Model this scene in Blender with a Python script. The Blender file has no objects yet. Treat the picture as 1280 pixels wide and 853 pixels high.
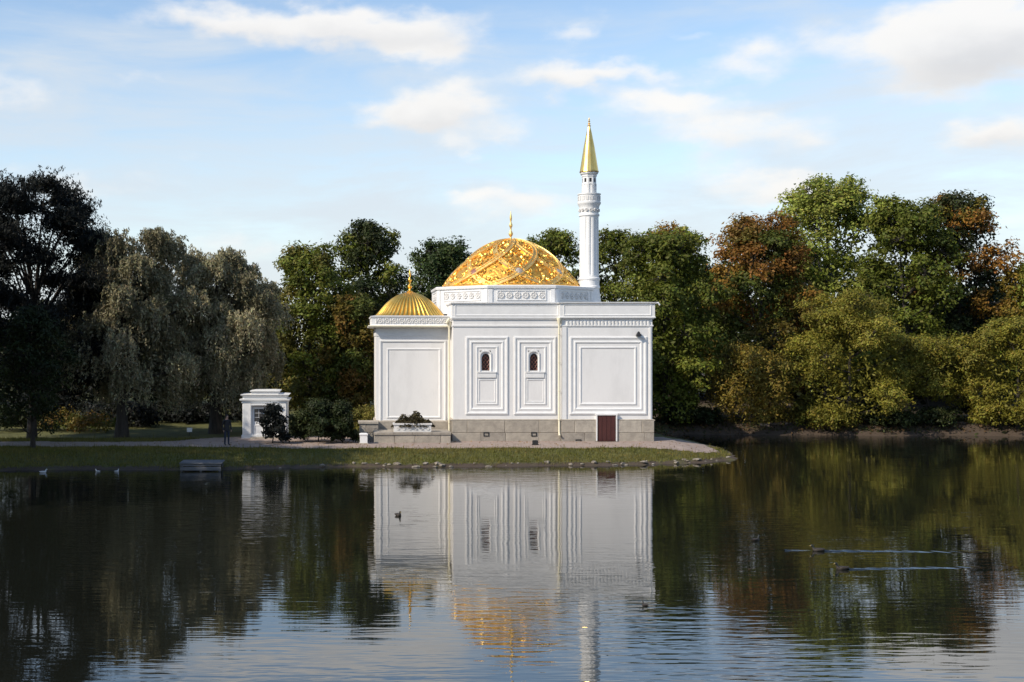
import bpy, math, random
import numpy as np
from math import sin, cos, pi, radians, sqrt, atan2, exp
random.seed(7)
RS = np.random.RandomState(11)
S = bpy.context.scene
COL = S.collection

# ------------------------------------------------------------------ camera
F, VPX, HOR, CAMZ = 1575.0, 430.0, 430.0, 6.5      # focal length and principal point in photo pixels, eye height over water
cam = bpy.data.cameras.new('camera')
cam.sensor_width = 36.0
cam.lens = F / 1280 * 36
cam.shift_x = (640 - VPX) / 1280
cam.shift_y = (HOR - 426.5) / 1280
cam.clip_end = 8000
camo = bpy.data.objects.new('camera', cam)
camo.location = (0, 0, CAMZ); camo.rotation_euler = (pi / 2, 0, 0)
COL.objects.link(camo); S.camera = camo

# ------------------------------------------------------------------ light and sky
SUN_EL, SUN_AZ = radians(38), radians(60)           # azimuth: to the left of straight behind the camera
sdir = np.array([-sin(SUN_AZ) * cos(SUN_EL), -cos(SUN_AZ) * cos(SUN_EL), sin(SUN_EL)])
sun = bpy.data.lights.new('sun', 'SUN'); sun.energy = 3.9; sun.angle = radians(0.53); sun.color = (1.0, 0.90, 0.76)
suno = bpy.data.objects.new('sun', sun); COL.objects.link(suno)
from mathutils import Vector
suno.rotation_euler = Vector(sdir).to_track_quat('Z', 'Y').to_euler()
suno.location = (-30, -40, 60)
S.cycles.max_bounces = 6; S.cycles.diffuse_bounces = 2; S.cycles.glossy_bounces = 3; S.cycles.transmission_bounces = 2; S.cycles.caustics_reflective = False
S.view_settings.view_transform = 'Standard'; S.view_settings.look = 'None'
S.view_settings.exposure = 0.3; S.view_settings.gamma = 1.0; S.view_settings.use_curve_mapping = False

def px_dir(px, py):
    """azimuth and elevation of a photo pixel"""
    x, z = px - VPX, HOR - py
    return math.atan2(x, F), math.atan2(z, math.hypot(x, F))

def build_world():
    w = bpy.data.worlds.new('World'); S.world = w; w.use_nodes = True
    nt = w.node_tree; nt.nodes.clear()
    N = lambda t, **k: _n(nt, t, **k)
    def link(a, b): nt.links.new(a, b)
    out = N('ShaderNodeOutputWorld'); bg = N('ShaderNodeBackground'); bg.inputs['Strength'].default_value = 0.15
    link(bg.outputs[0], out.inputs[0])
    sky = N('ShaderNodeTexSky'); sky.sky_type = 'NISHITA'; sky.sun_disc = False
    sky.sun_elevation = SUN_EL
    sky.sun_rotation = math.atan2(sdir[0], sdir[1])
    sky.air_density = 1.0; sky.dust_density = 0.3; sky.ozone_density = 1.0; sky.altitude = 0
    tc = N('ShaderNodeTexCoord')
    sep = N('ShaderNodeSeparateXYZ'); link(tc.outputs['Generated'], sep.inputs[0])
    def M(op, a, b=None, c=None, clamp=False):
        m = N('ShaderNodeMath'); m.operation = op; m.use_clamp = clamp
        for i, v in enumerate((a, b, c)):
            if v is None: continue
            if isinstance(v, (int, float)): m.inputs[i].default_value = v
            else: link(v, m.inputs[i])
        return m.outputs[0]
    az = M('ARCTAN2', sep.outputs[0], sep.outputs[1])
    el = M('ARCSINE', sep.outputs[2])
    # cloud bank coordinates: azimuth and elevation, flattened towards the horizon
    comb = N('ShaderNodeCombineXYZ'); link(az, comb.inputs[0]); link(M('MULTIPLY', el, 1.9), comb.inputs[1])
    n1 = N('ShaderNodeTexNoise'); n1.inputs['Scale'].default_value = 13; n1.inputs['Detail'].default_value = 9; n1.inputs['Roughness'].default_value = 0.56
    link(comb.outputs[0], n1.inputs['Vector'])
    n2 = N('ShaderNodeTexNoise'); n2.inputs['Scale'].default_value = 5; n2.inputs['Detail'].default_value = 6; n2.inputs['Roughness'].default_value = 0.6; n2.inputs['Distortion'].default_value = 0.4
    mp = N('ShaderNodeMapping'); mp.inputs['Scale'].default_value = (1, 2.4, 1); mp.inputs['Location'].default_value = (3.1, 1.7, 0)
    link(comb.outputs[0], mp.inputs[0]); link(mp.outputs[0], n2.inputs['Vector'])
    # cumulus heaps: soft lobes at their directions, roughened by noise
    lobes = [(270, 22, 95, 22, 1.0), (400, 34, 90, 26, 1.0), (530, 38, 110, 24, 1.0), (520, 68, 80, 15, .8),
             (560, 128, 62, 27, 1.25), (500, 148, 60, 18, 1.0), (565, 180, 50, 14, .7), (640, 160, 60, 14, .5),
             (690, 95, 75, 18, .9), (790, 92, 70, 14, .85), (830, 130, 80, 16, .85), (725, 40, 34, 18, .7), (850, 40, 30, 10, .5),
             (930, 165, 95, 30, 1.0), (960, 235, 80, 22, 1.1), (950, 78, 60, 22, .75), (1040, 50, 50, 16, .3), (660, 255, 80, 20, .9), (590, 240, 30, 10, .7),
             (1190, 50, 95, 44, 1.35), (1260, 30, 90, 40, 1.3), (1235, 168, 62, 16, 1.15), (1150, 112, 60, 16, .4),
             (170, 95, 40, 10, .5), (60, 235, 130, 26, .7), (-60, 120, 120, 30, 1.0), (1420, 140, 120, 40, 1.1), (300, 310, 130, 24, .6),
             (640, -90, 200, 36, 1.0), (1000, -130, 160, 40, 1.1), (200, -120, 150, 34, 1.0)]
    # noise-shifted coordinates so the heaps get a lumpy outline
    na = N('ShaderNodeTexNoise'); na.inputs['Scale'].default_value = 24; na.inputs['Detail'].default_value = 5; link(comb.outputs[0], na.inputs['Vector'])
    cd = N('ShaderNodeCombineXYZ'); link(az, cd.inputs[0]); link(el, cd.inputs[1])
    vm = N('ShaderNodeVectorMath', operation='MULTIPLY_ADD'); link(na.outputs['Color'], vm.inputs[0])
    vm.inputs[1].default_value = (.055, .034, 0); link(cd.outputs[0], vm.inputs[2])
    acc = acc2 = None
    for (px, py, a, b, k) in lobes:
        u, v = px_dir(px, py); u += .0275; v += .017
        def lobe(dv, sy):
            q = N('ShaderNodeVectorMath', operation='MULTIPLY_ADD'); link(vm.outputs[0], q.inputs[0])
            q.inputs[1].default_value = (F / a, F / b * sy, 0); q.inputs[2].default_value = (-u * F / a, (-v * F / b + dv) * sy, 0)
            d = N('ShaderNodeVectorMath', operation='DOT_PRODUCT'); link(q.outputs[0], d.inputs[0]); link(q.outputs[0], d.inputs[1])
            return M('POWER', exp(-1), d.outputs['Value'])
        acc = M('MULTIPLY', lobe(0, 1), k) if acc is None else M('MULTIPLY_ADD', lobe(0, 1), k, acc)
        if k >= .9: acc2 = M('MULTIPLY', lobe(.75, 1.35), k) if acc2 is None else M('MULTIPLY_ADD', lobe(.75, 1.35), k, acc2)
    cum = M('ADD', acc, M('MULTIPLY', M('SUBTRACT', n1.outputs['Fac'], .5), 2.0))
    mr = N('ShaderNodeMapRange'); mr.interpolation_type = 'SMOOTHSTEP'
    mr.inputs['From Min'].default_value = .22; mr.inputs['From Max'].default_value = 1.2; link(cum, mr.inputs['Value'])
    # thin veil of high cloud, thicker towards the horizon
    veil = M('ADD', M('MULTIPLY', M('SUBTRACT', n2.outputs['Fac'], .42), 2.2), M('MULTIPLY', M('SUBTRACT', .22, el), 3.4))
    mv = N('ShaderNodeMapRange'); mv.interpolation_type = 'SMOOTHSTEP'
    mv.inputs['From Min'].default_value = -.25; mv.inputs['From Max'].default_value = .9; mv.inputs['To Max'].default_value = .85; link(veil, mv.inputs['Value'])
    mix1 = N('ShaderNodeMix'); mix1.data_type = 'RGBA'
    mix1.inputs[7].default_value = (3.9, 4.25, 4.6, 1)
    link(mv.outputs[0], mix1.inputs[0]); link(sky.outputs[0], mix1.inputs[6])
    shade = N('ShaderNodeMix'); shade.data_type = 'RGBA'
    shade.inputs[6].default_value = (5.5, 5.35, 5.15, 1); shade.inputs[7].default_value = (4.0, 3.95, 3.95, 1)
    link(M('MULTIPLY', acc2, .42, clamp=True), shade.inputs[0])
    mix2 = N('ShaderNodeMix'); mix2.data_type = 'RGBA'
    link(M('MULTIPLY', mr.outputs[0], .9), mix2.inputs[0]); link(mix1.outputs[2], mix2.inputs[6]); link(shade.outputs[2], mix2.inputs[7])
    link(mix2.outputs[2], bg.inputs['Color'])

def _n(nt, t, **k):
    n = nt.nodes.new(t)
    for a, b in k.items(): setattr(n, a, b)
    return n
build_world()

# ------------------------------------------------------------------ photo pixel -> place
def PX(px, Y): return (px - VPX) * Y / F
def PZ(py, Y): return CAMZ + (HOR - py) * Y / F
def YG(py, z=0.0): return (CAMZ - z) * F / (py - HOR)     # distance of a ground point at height z

# ------------------------------------------------------------------ materials
def mat(name, col, rough=.6, metal=0, var=.0, scale=3.0, bump=0., bscale=20., col2=None, spec=.5, detail=5, stretch=(1, 1, 1), ramp=(.35, .65)):
    m = bpy.data.materials.new(name); m.use_nodes = True
    nt = m.node_tree; p = nt.nodes['Principled BSDF']
    p.inputs['Roughness'].default_value = rough; p.inputs['Metallic'].default_value = metal
    p.inputs['Specular IOR Level'].default_value = spec
    tc = _n(nt, 'ShaderNodeTexCoord'); mp = _n(nt, 'ShaderNodeMapping'); mp.inputs['Scale'].default_value = stretch
    geo = _n(nt, 'ShaderNodeNewGeometry')
    nt.links.new(geo.outputs['Position'], mp.inputs[0])
    if col2 is None: col2 = tuple(c * (1 - var) for c in col)
    nz = _n(nt, 'ShaderNodeTexNoise'); nz.inputs['Scale'].default_value = scale; nz.inputs['Detail'].default_value = detail; nz.inputs['Roughness'].default_value = .65
    nt.links.new(mp.outputs[0], nz.inputs['Vector'])
    cr = _n(nt, 'ShaderNodeValToRGB'); cr.color_ramp.elements[0].position = ramp[0]; cr.color_ramp.elements[1].position = ramp[1]
    cr.color_ramp.elements[0].color = (*col2, 1); cr.color_ramp.elements[1].color = (*col, 1)
    nt.links.new(nz.outputs['Fac'], cr.inputs[0]); nt.links.new(cr.outputs[0], p.inputs['Base Color'])
    if bump:
        nb = _n(nt, 'ShaderNodeTexNoise'); nb.inputs['Scale'].default_value = bscale; nb.inputs['Detail'].default_value = 4
        nt.links.new(mp.outputs[0], nb.inputs['Vector'])
        b = _n(nt, 'ShaderNodeBump'); b.inputs['Strength'].default_value = 1; b.inputs['Distance'].default_value = bump
        nt.links.new(nb.outputs['Fac'], b.inputs['Height']); nt.links.new(b.outputs[0], p.inputs['Normal'])
    return m
PLASTER = mat('white_plaster', (.81, .79, .765), .75, var=.12, scale=1.1, bump=.006, bscale=14, stretch=(1, 1, .35), ramp=(.25, .55))
TRIM = mat('white_trim', (.82, .81, .79), .65, var=.08, scale=2.5, bump=.003, bscale=30)
RELIEF = mat('carved_stone', (.74, .72, .69), .75, var=.22, scale=6, bump=.012, bscale=12)
STONE = mat('grey_limestone', (.42, .37, .30), .85, col2=(.30, .265, .22), scale=2.2, bump=.02, bscale=9)
STONE2 = mat('grey_limestone_dark', (.36, .32, .265), .85, col2=(.25, .22, .185), scale=2.6, bump=.02, bscale=9)
STONE3 = mat('grey_limestone_light', (.47, .42, .345), .85, col2=(.34, .30, .25), scale=3.0, bump=.02, bscale=9)
JOINT = mat('mortar', (.27, .24, .20), .9, var=.3, scale=6)
GOLD = mat('gilding', (1.0, .66, .16), .38, 1.0, col2=(.93, .52, .09), scale=3.5, bump=.006, bscale=10)
GOLDD = mat('worn_gilding', (1.0, .60, .14), .5, 1.0, col2=(.80, .40, .07), scale=6, bump=.05, bscale=5)
GOLDP = mat('pale_gilding', (1.0, .76, .32), .52, 1.0, col2=(.92, .58, .18), scale=4)
CREAM = mat('cream_paint', (.80, .74, .55), .5, var=.15, scale=4, stretch=(1, 1, .3))
DOOR = mat('red_brown_paint', (.085, .022, .016), .5, col2=(.05, .013, .010), scale=5, bump=.004, stretch=(3, 3, .4))
DARK = mat('dark_metal', (.025, .024, .024), .5, var=.4, scale=8)
GLASSD = mat('stained_glass', (.035, .008, .009), .15, col2=(.006, .005, .008), scale=5)
LATT = mat('lattice', (.30, .12, .09), .5, var=.3, scale=10)
GLASSG = mat('grey_glass', (.50, .44, .38), .5, col2=(.30, .25, .21), scale=5)
ROOFM = mat('grey_roof', (.35, .36, .36), .5, var=.2, scale=2)
BARK = mat('bark', (.055, .045, .036), .9, col2=(.022, .018, .015), scale=6, bump=.05, bscale=8, stretch=(1, 1, .25))
PATH = mat('pink_gravel', (.36, .28, .235), .95, col2=(.27, .205, .17), scale=1.5, bump=.02, bscale=25, detail=8)
WOOD = mat('weathered_wood', (.16, .16, .165), .8, col2=(.09, .09, .095), scale=4, bump=.01, stretch=(.3, 3, 3))
ROCK = mat('shore_stone', (.30, .26, .21), .9, col2=(.13, .11, .085), scale=4, bump=.03, bscale=7)
WHITEP = mat('white_paint', (.8, .8, .8), .5, var=.06, scale=5)
CLOTH = mat('dark_jacket', (.018, .018, .022), .85, var=.4, scale=12)
JEANS = mat('blue_jeans', (.022, .030, .055), .85, var=.35, scale=12)
SKIN = mat('skin', (.45, .28, .21), .5, var=.1, scale=9)
HAIRM = mat('dark_hair', (.025, .017, .012), .6, var=.4, scale=20)
SHOE = mat('shoes', (.02, .018, .016), .5, var=.3, scale=9)

def ground_material():
    m = mat('lawn', (.110, .108, .022), .95, col2=(.060, .062, .014), scale=.9, bump=.05, bscale=6, detail=9)
    nt = m.node_tree; p = nt.nodes['Principled BSDF']
    cr0 = p.inputs['Base Color'].links[0].from_socket
    geo = _n(nt, 'ShaderNodeNewGeometry')
    nz = _n(nt, 'ShaderNodeTexNoise'); nz.inputs['Scale'].default_value = .55; nz.inputs['Detail'].default_value = 8; nz.inputs['Roughness'].default_value = .7
    nt.links.new(geo.outputs['Position'], nz.inputs['Vector'])
    at = _n(nt, 'ShaderNodeAttribute'); at.attribute_name = 'soil'
    ad = _n(nt, 'ShaderNodeMath'); ad.operation = 'ADD'; nt.links.new(nz.outputs['Fac'], ad.inputs[0]); nt.links.new(at.outputs['Fac'], ad.inputs[1])
    mr = _n(nt, 'ShaderNodeMapRange'); mr.interpolation_type = 'SMOOTHSTEP'; mr.inputs['From Min'].default_value = .58; mr.inputs['From Max'].default_value = .85
    nt.links.new(ad.outputs[0], mr.inputs['Value'])
    mx = _n(nt, 'ShaderNodeMix'); mx.data_type = 'RGBA'; mx.inputs[7].default_value = (.062, .042, .027, 1)
    nt.links.new(mr.outputs[0], mx.inputs[0]); nt.links.new(cr0, mx.inputs[6]); nt.links.new(mx.outputs[2], p.inputs['Base Color'])
    return m
LAWN = ground_material()

def leaf_material(name, transl=.28, rough=.6):
    m = bpy.data.materials.new(name); m.use_nodes = True
    nt = m.node_tree; nt.nodes.clear()
    out = _n(nt, 'ShaderNodeOutputMaterial'); at = _n(nt, 'ShaderNodeAttribute'); at.attribute_name = 'tint'
    p = _n(nt, 'ShaderNodeBsdfPrincipled'); p.inputs['Roughness'].default_value = rough; p.inputs['Specular IOR Level'].default_value = .25
    t = _n(nt, 'ShaderNodeBsdfTranslucent'); mx = _n(nt, 'ShaderNodeMixShader'); mx.inputs[0].default_value = transl
    nt.links.new(at.outputs['Color'], p.inputs['Base Color']); nt.links.new(at.outputs['Color'], t.inputs['Color'])
    nt.links.new(p.outputs[0], mx.inputs[1]); nt.links.new(t.outputs[0], mx.inputs[2]); nt.links.new(mx.outputs[0], out.inputs[0])
    return m
LEAF = leaf_material('leaves')

def water_material():
    m = bpy.data.materials.new('pond_water'); m.use_nodes = True
    nt = m.node_tree; p = nt.nodes['Principled BSDF']
    p.inputs['Base Color'].default_value = (.010, .011, .008, 1); p.inputs['Roughness'].default_value = .015; p.inputs['IOR'].default_value = 1.95
    geo = _n(nt, 'ShaderNodeNewGeometry')
    def noise(scale, stretch, detail, rough=.5, rot=0, dist=0):
        mp = _n(nt, 'ShaderNodeMapping'); mp.inputs['Scale'].default_value = stretch; mp.inputs['Rotation'].default_value = (0, 0, rot)
        nt.links.new(geo.outputs['Position'], mp.inputs[0])
        n = _n(nt, 'ShaderNodeTexNoise'); n.inputs['Scale'].default_value = scale; n.inputs['Detail'].default_value = detail; n.inputs['Roughness'].default_value = rough
        n.inputs['Distortion'].default_value = dist
        nt.links.new(mp.outputs[0], n.inputs['Vector']); return n.outputs['Fac']
    def M(op, a, b):
        q = _n(nt, 'ShaderNodeMath'); q.operation = op
        for i, v in enumerate((a, b)):
            if isinstance(v, (int, float)): q.inputs[i].default_value = v
            else: nt.links.new(v, q.inputs[i])
        return q.outputs[0]
    patch = _n(nt, 'ShaderNodeMapRange'); patch.interpolation_type = 'SMOOTHSTEP'
    patch.inputs['From Min'].default_value = .42; patch.inputs['From Max'].default_value = .64; patch.inputs['To Min'].default_value = .18; patch.inputs['To Max'].default_value = 1.0
    nt.links.new(noise(.075, (1, .8, 1), 3, .5, .3), patch.inputs['Value'])
    rip = noise(3.0, (.28, 1.35, 1), 2.0, .45, .10, .2)
    swell = noise(.55, (.5, 1.1, 1), 2, .5, -.1)
    h = M('ADD', M('MULTIPLY', M('MULTIPLY', rip, patch.outputs[0]), .015), M('MULTIPLY', swell, .005))
    b = _n(nt, 'ShaderNodeBump'); b.inputs['Strength'].default_value = 1.0; b.inputs['Distance'].default_value = 1.0
    nt.links.new(h, b.inputs['Height']); nt.links.new(b.outputs[0], p.inputs['Normal'])
    return m
WATER = water_material()

# ------------------------------------------------------------------ mesh helpers
WL = {}                                           # world location of each thing / part origin
def link(o, parent=None, loc=None):
    COL.objects.link(o)
    base = np.zeros(3) if parent is None else WL[parent.name]
    if parent is not None: o.parent = parent
    if loc is None: WL[o.name] = base
    else:
        o.location = tuple(np.array(loc, float) - base); WL[o.name] = np.array(loc, float)
    return o
def tag(o, label=None, cat=None, group=None, kind=None):
    if label: o['label'] = label
    if cat: o['category'] = cat
    if group: o['group'] = group
    if kind: o['kind'] = kind
    return o
def thing(name, loc, label, cat, group=None, rz=0):
    o = bpy.data.objects.new(name, None); o.empty_display_size = .3
    link(o, None, loc); o.rotation_euler.z = rz
    return tag(o, label, cat, group)

class MB:
    def __init__(s): s.v = []; s.f = []
    def quad(s, *p):
        n = len(s.v); s.v += [tuple(q) for q in p]; s.f.append(tuple(range(n, n + len(p))))
    def box(s, x0, x1, y0, y1, z0, z1):
        n = len(s.v)
        s.v += [(x0, y0, z0), (x1, y0, z0), (x1, y1, z0), (x0, y1, z0), (x0, y0, z1), (x1, y0, z1), (x1, y1, z1), (x0, y1, z1)]
        s.f += [tuple(n + i for i in q) for q in ((3, 2, 1, 0), (4, 5, 6, 7), (0, 1, 5, 4), (1, 2, 6, 5), (2, 3, 7, 6), (3, 0, 4, 7))]
        return s
    def loops(s, loops, closed=True, cap0=False, cap1=False):
        n0 = len(s.v); k = len(loops[0])
        for l in loops: s.v += [tuple(p) for p in l]
        for i in range(len(loops) - 1):
            a, b = n0 + i * k, n0 + (i + 1) * k
            for j in range(k if closed else k - 1):
                j2 = (j + 1) % k; s.f.append((a + j, a + j2, b + j2, b + j))
        if cap0: s.f.append(tuple(n0 + j for j in reversed(range(k))))
        if cap1: s.f.append(tuple(n0 + (len(loops) - 1) * k + j for j in range(k)))
        return s
    def plan(s, x0, x1, y0, y1, prof, cap0=True, cap1=True):
        """rectangular plan swept up a profile of (outset, z)"""
        return s.loops([[(x0 - o, y0 - o, z), (x1 + o, y0 - o, z), (x1 + o, y1 + o, z), (x0 - o, y1 + o, z)] for o, z in prof], True, cap0, cap1)
    def frame(s, x0, x1, z0, z1, y, prof, fill=False):
        """moulding ring on a wall that faces -Y: profile of (inset, proud)"""
        ls = [[(x0 + i, y - d, z0 + i), (x1 - i, y - d, z0 + i), (x1 - i, y - d, z1 - i), (x0 + i, y - d, z1 - i)] for i, d in prof]
        return s.loops(ls, True, False, fill)
    def lathe(s, cx, cy, prof, n=24, cap0=False, cap1=False, a0=0.0, mod=None):
        ls = []
        for r, z in prof:
            ls.append([(cx + (r if mod is None else r * mod(a0 + 2 * pi * j / n, z)) * cos(a0 + 2 * pi * j / n), cy + (r if mod is None else r * mod(a0 + 2 * pi * j / n, z)) * sin(a0 + 2 * pi * j / n), z) for j in range(n)])
        return s.loops(ls, True, cap0, cap1)
    def tube(s, pts, rad, n=8, cap=True):
        pts = np.array(pts, float); m = len(pts)
        if np.isscalar(rad): rad = [rad] * m
        ls = []; up = None
        for i in range(m):
            t = pts[min(i + 1, m - 1)] - pts[max(i - 1, 0)]; t /= (np.linalg.norm(t) + 1e-9)
            if up is None:
                up = np.array([0, 0, 1.]) if abs(t[2]) < .9 else np.array([0, 1., 0])
            a = np.cross(t, up); a /= (np.linalg.norm(a) + 1e-9); b = np.cross(a, t); up = b
            ls.append([pts[i] + rad[i] * (cos(2 * pi * j / n) * a + sin(2 * pi * j / n) * b) for j in range(n)])
        return s.loops(ls, True, cap, cap)
    def add(s, o):
        n = len(s.v); s.v += o.v; s.f += [tuple(n + i for i in f) for f in o.f]; return s
    def mesh(s, name, off=(0, 0, 0)):
        me = bpy.data.meshes.new(name)
        v = np.array(s.v, float) - np.array(off)
        me.from_pydata(v.tolist(), [], s.f); me.update()
        return me
    def build(s, name, m, parent=None, smooth=False, loc=None, kind=None, label=None):
        off = WL[parent.name] if (parent is not None and loc is None) else (np.array(loc, float) if loc is not None else np.zeros(3))
        me = s.mesh(name, off); fix_normals(me)
        if smooth:
            me.shade_smooth()
            try: me.set_sharp_from_angle(angle=radians(40))
            except Exception: pass
        me.materials.append(m)
        o = bpy.data.objects.new(name, me); link(o, parent, loc)
        if kind: o['kind'] = kind
        if label: o['label'] = label
        return o
import bmesh
def fix_normals(me):
    bm = bmesh.new(); bm.from_mesh(me); bmesh.ops.recalc_face_normals(bm, faces=bm.faces); bm.to_mesh(me); bm.free()
def copies(name, me, m, parent, locs, rots=None, scales=None):
    if not me.materials: me.materials.append(m)
    r = []
    for i, l in enumerate(locs):
        o = bpy.data.objects.new(name, me); link(o, parent, l)
        if rots is not None: o.rotation_euler = rots[i]
        if scales is not None: o.scale = scales[i]
        r.append(o)
    return r

# ------------------------------------------------------------------ terrain
SHORE = [(-200, 20), (-60, 24), (-26, 36), (-15.2, 44), (-16.8, 52), (-18.6, 60), (-18.2, 64.4), (-13, 65.3), (-9.5, 64.9), (-5.3, 65.2), (-2, 66.0), (.4, 66.6),
         (4, 66.3), (7.2, 66.6), (11, 67.1), (14.1, 67.2), (17, 68.0), (19.7, 68.9), (21.6, 70.5), (22.4, 72.2), (22.9, 75), (23.3, 79), (23.2, 83), (22.6, 87),
         (22.6, 89.6), (25, 90.6), (29, 89.6), (34, 90.1), (38, 89.0), (43, 89.6), (48, 88.4), (55, 86), (75, 80), (200, 70), (200, 600), (-200, 600)]
def signed(x, y):
    x = np.asarray(x, float); y = np.asarray(y, float)
    d = np.full(x.shape, 1e9); ins = np.zeros(x.shape, bool)
    n = len(SHORE)
    for i in range(n):
        ax, ay = SHORE[i]; bx, by = SHORE[(i + 1) % n]
        ex, ey = bx - ax, by - ay
        t = np.clip(((x - ax) * ex + (y - ay) * ey) / (ex * ex + ey * ey), 0, 1)
        d = np.minimum(d, np.hypot(x - ax - t * ex, y - ay - t * ey))
        c = ((ay > y) != (by > y))
        with np.errstate(divide='ignore', invalid='ignore'):
            ins ^= c & (x < (bx - ax) * (y - ay) / (by - ay + 1e-12) + ax)
    return np.where(ins, d, -d)
def sst(a, b, x): t = np.clip((x - a) / (b - a), 0, 1); return t * t * (3 - 2 * t)
def wob(x, y): return (np.sin(x * 1.7 + y * .9) * np.sin(y * 2.3 - x * .6) + .6 * np.sin(x * 4.1 + 1.3) * np.sin(y * 3.7 + .4)) * .5
def gz(x, y):
    x = np.asarray(x, float); y = np.asarray(y, float)
    s = signed(x, y) + .28 * wob(x * 1.3, y * 1.3) + .12 * np.sin(x * 5.3 + 2 * np.sin(x * 1.9)) * sst(64, 65, y)
    far = sst(21, 26, x) * sst(86, 88.5, y)
    pen = .14 * sst(0, .25, s) + .42 * sst(.2, 3.6, s)
    fb = .25 * sst(0, .4, s) + .45 * sst(.3, 2.0, s) + .9 * sst(3, 30, s)
    z = np.where(s > 0, pen * (1 - far) + fb * far + .03 * wob(x * .8, y * .8) * sst(.5, 3, s), -1.6 * sst(0, 5, -s))
    back = 8 - y                                       # the bank the picture is taken from
    z = np.where(back > 0, np.maximum(z, -1.6 + 5.5 * sst(-1, 6, back)), z)
    flat = sst(1.0, 3, np.minimum.reduce([x + 3, 25 - x, y - 70, 92 - y]))
    return z * (1 - flat * (s > 3)) + .56 * flat * (s > 3) if True else z
def gz1(x, y): return float(gz(np.array([x]), np.array([y]))[0])

def axis(lo, hi, step, outer):
    a = list(np.arange(lo, hi, step)); s = step; v = hi
    while v < outer: a.append(v); s *= 1.35; v += s
    b = []; s = step; v = lo - step
    while v > -outer: b.append(v); s *= 1.35; v -= s
    return np.array(b[::-1] + a)
def sheet(name, xs, ys, zf, m, soil=None, keep=None):
    X, Y = np.meshgrid(xs, ys); Z = zf(X, Y)
    nx, ny = len(xs), len(ys)
    co = np.stack([X, Y, Z], -1).reshape(-1, 3)
    idx = np.arange(nx * ny).reshape(ny, nx)
    f = np.stack([idx[:-1, :-1], idx[:-1, 1:], idx[1:, 1:], idx[1:, :-1]], -1).reshape(-1, 4)
    me = bpy.data.meshes.new(name)
    if keep is not None: f = f[keep(co[f].mean(1))]
    me.vertices.add(len(co)); me.vertices.foreach_set('co', co.ravel())
    me.loops.add(f.size); me.loops.foreach_set('vertex_index', f.ravel().astype(np.int32))
    me.polygons.add(len(f)); me.polygons.foreach_set('loop_start', np.arange(0, f.size, 4, dtype=np.int32))
    me.update(calc_edges=True); me.shade_smooth()
    if soil is not None:
        a = me.attributes.new('soil', 'FLOAT', 'POINT'); a.data.foreach_set('value', soil(co).astype(np.float32))
    me.materials.append(m)
    o = bpy.data.objects.new(name, me); link(o); o['kind'] = 'structure'
    return o
xs = axis(-28, 56, .4, 2500); ys = axis(60, 97, .3, 3000)
def soil(co):
    s = signed(co[:, 0], co[:, 1]); far = sst(21, 26, co[:, 0]) * sst(86, 88, co[:, 1])
    return .34 * (1 - sst(.25, .8, s)) + far * .34
sheet('ground', xs, ys, gz, LAWN, soil)
water = MB(); water.quad((-900, -200, 0), (900, -200, 0), (900, 140, 0), (-900, 140, 0))
tag(water.build('water', WATER), kind='structure')

# gravel path: a sheet laid on the ground, following it
def path_sheet(name, keep, x0, x1, y0, y1, st=.25, m=PATH):
    xs = np.arange(x0, x1 + st, st); ys = np.arange(y0, y1 + st, st)
    return sheet(name, xs, ys, lambda X, Y: gz(X, Y) + .03, m, None, keep)
def keep_main(c):
    x, y = c[:, 0], c[:, 1]
    e = .25 * np.sin(x * .9) + .12 * np.sin(x * 2.7)
    front = np.interp(x, [-19, -9, -6, -2, 3, 20, 23], [72.6, 72.6, 71.6, 71.2, 71.3, 71.6, 73.2]) + e
    rear = np.interp(x, [-30, -11, -8.2, -4, -1, 1, 22, 23.2], [76.2, 76.0, 79.6, 80.5, 80.5, 80.5, 80.0, 76.5]) + .5 * e
    return (y > front) & (y < rear) & (signed(x, y) > .8)
path_sheet('path', keep_main, -34, 24, 70, 82)
def keep_far(c):
    x, y = c[:, 0], c[:, 1]; m = 92.6 - .012 * (x - 40) ** 2 * .5 + .5 * np.sin(x * .4)
    return abs(y - m) < .8
path_sheet('path', keep_far, 30, 60, 86, 96)

# ------------------------------------------------------------------ the gilded bath house
YF, YR, YA = 76.8, 76.62, 78.3            # front planes: hall, right-hand bay, annex
def X_(p): return PX(p, YF)
def Z_(p): return PZ(p, YF)
gb = gz1(X_(690), YF)
bath = thing('bath_house', (X_(640), 80, gb), 'white pavilion with gilded domes and a slender minaret on the spit', 'building')
zb = gb - .25; ztop = Z_(378.5); zpar = Z_(396.5)
hx0, hx1, hy1 = X_(566.5), X_(702), 90.4
rx0, rx1, ry1 = X_(701.5), X_(814.5), 89.6

def holed(mb, x0, x1, z0, z1, y, holes, depth):
    xs = sorted({x0, x1, *[h[0] for h in holes], *[h[1] for h in holes]}); zs = sorted({z0, z1, *[h[2] for h in holes], *[h[3] for h in holes]})
    for i in range(len(xs) - 1):
        for j in range(len(zs) - 1):
            cx, cz = (xs[i] + xs[i + 1]) / 2, (zs[j] + zs[j + 1]) / 2
            if any(h[0] < cx < h[1] and h[2] < cz < h[3] for h in holes): continue
            mb.quad((xs[i], y, zs[j]), (xs[i + 1], y, zs[j]), (xs[i + 1], y, zs[j + 1]), (xs[i], y, zs[j + 1]))
    for a, b, c, d in holes:
        mb.loops([[(a, y, c), (b, y, c), (b, y, d), (a, y, d)], [(a, y + depth, c), (b, y + depth, c), (b, y + depth, d), (a, y + depth, d)]], True, False, True)
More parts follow.
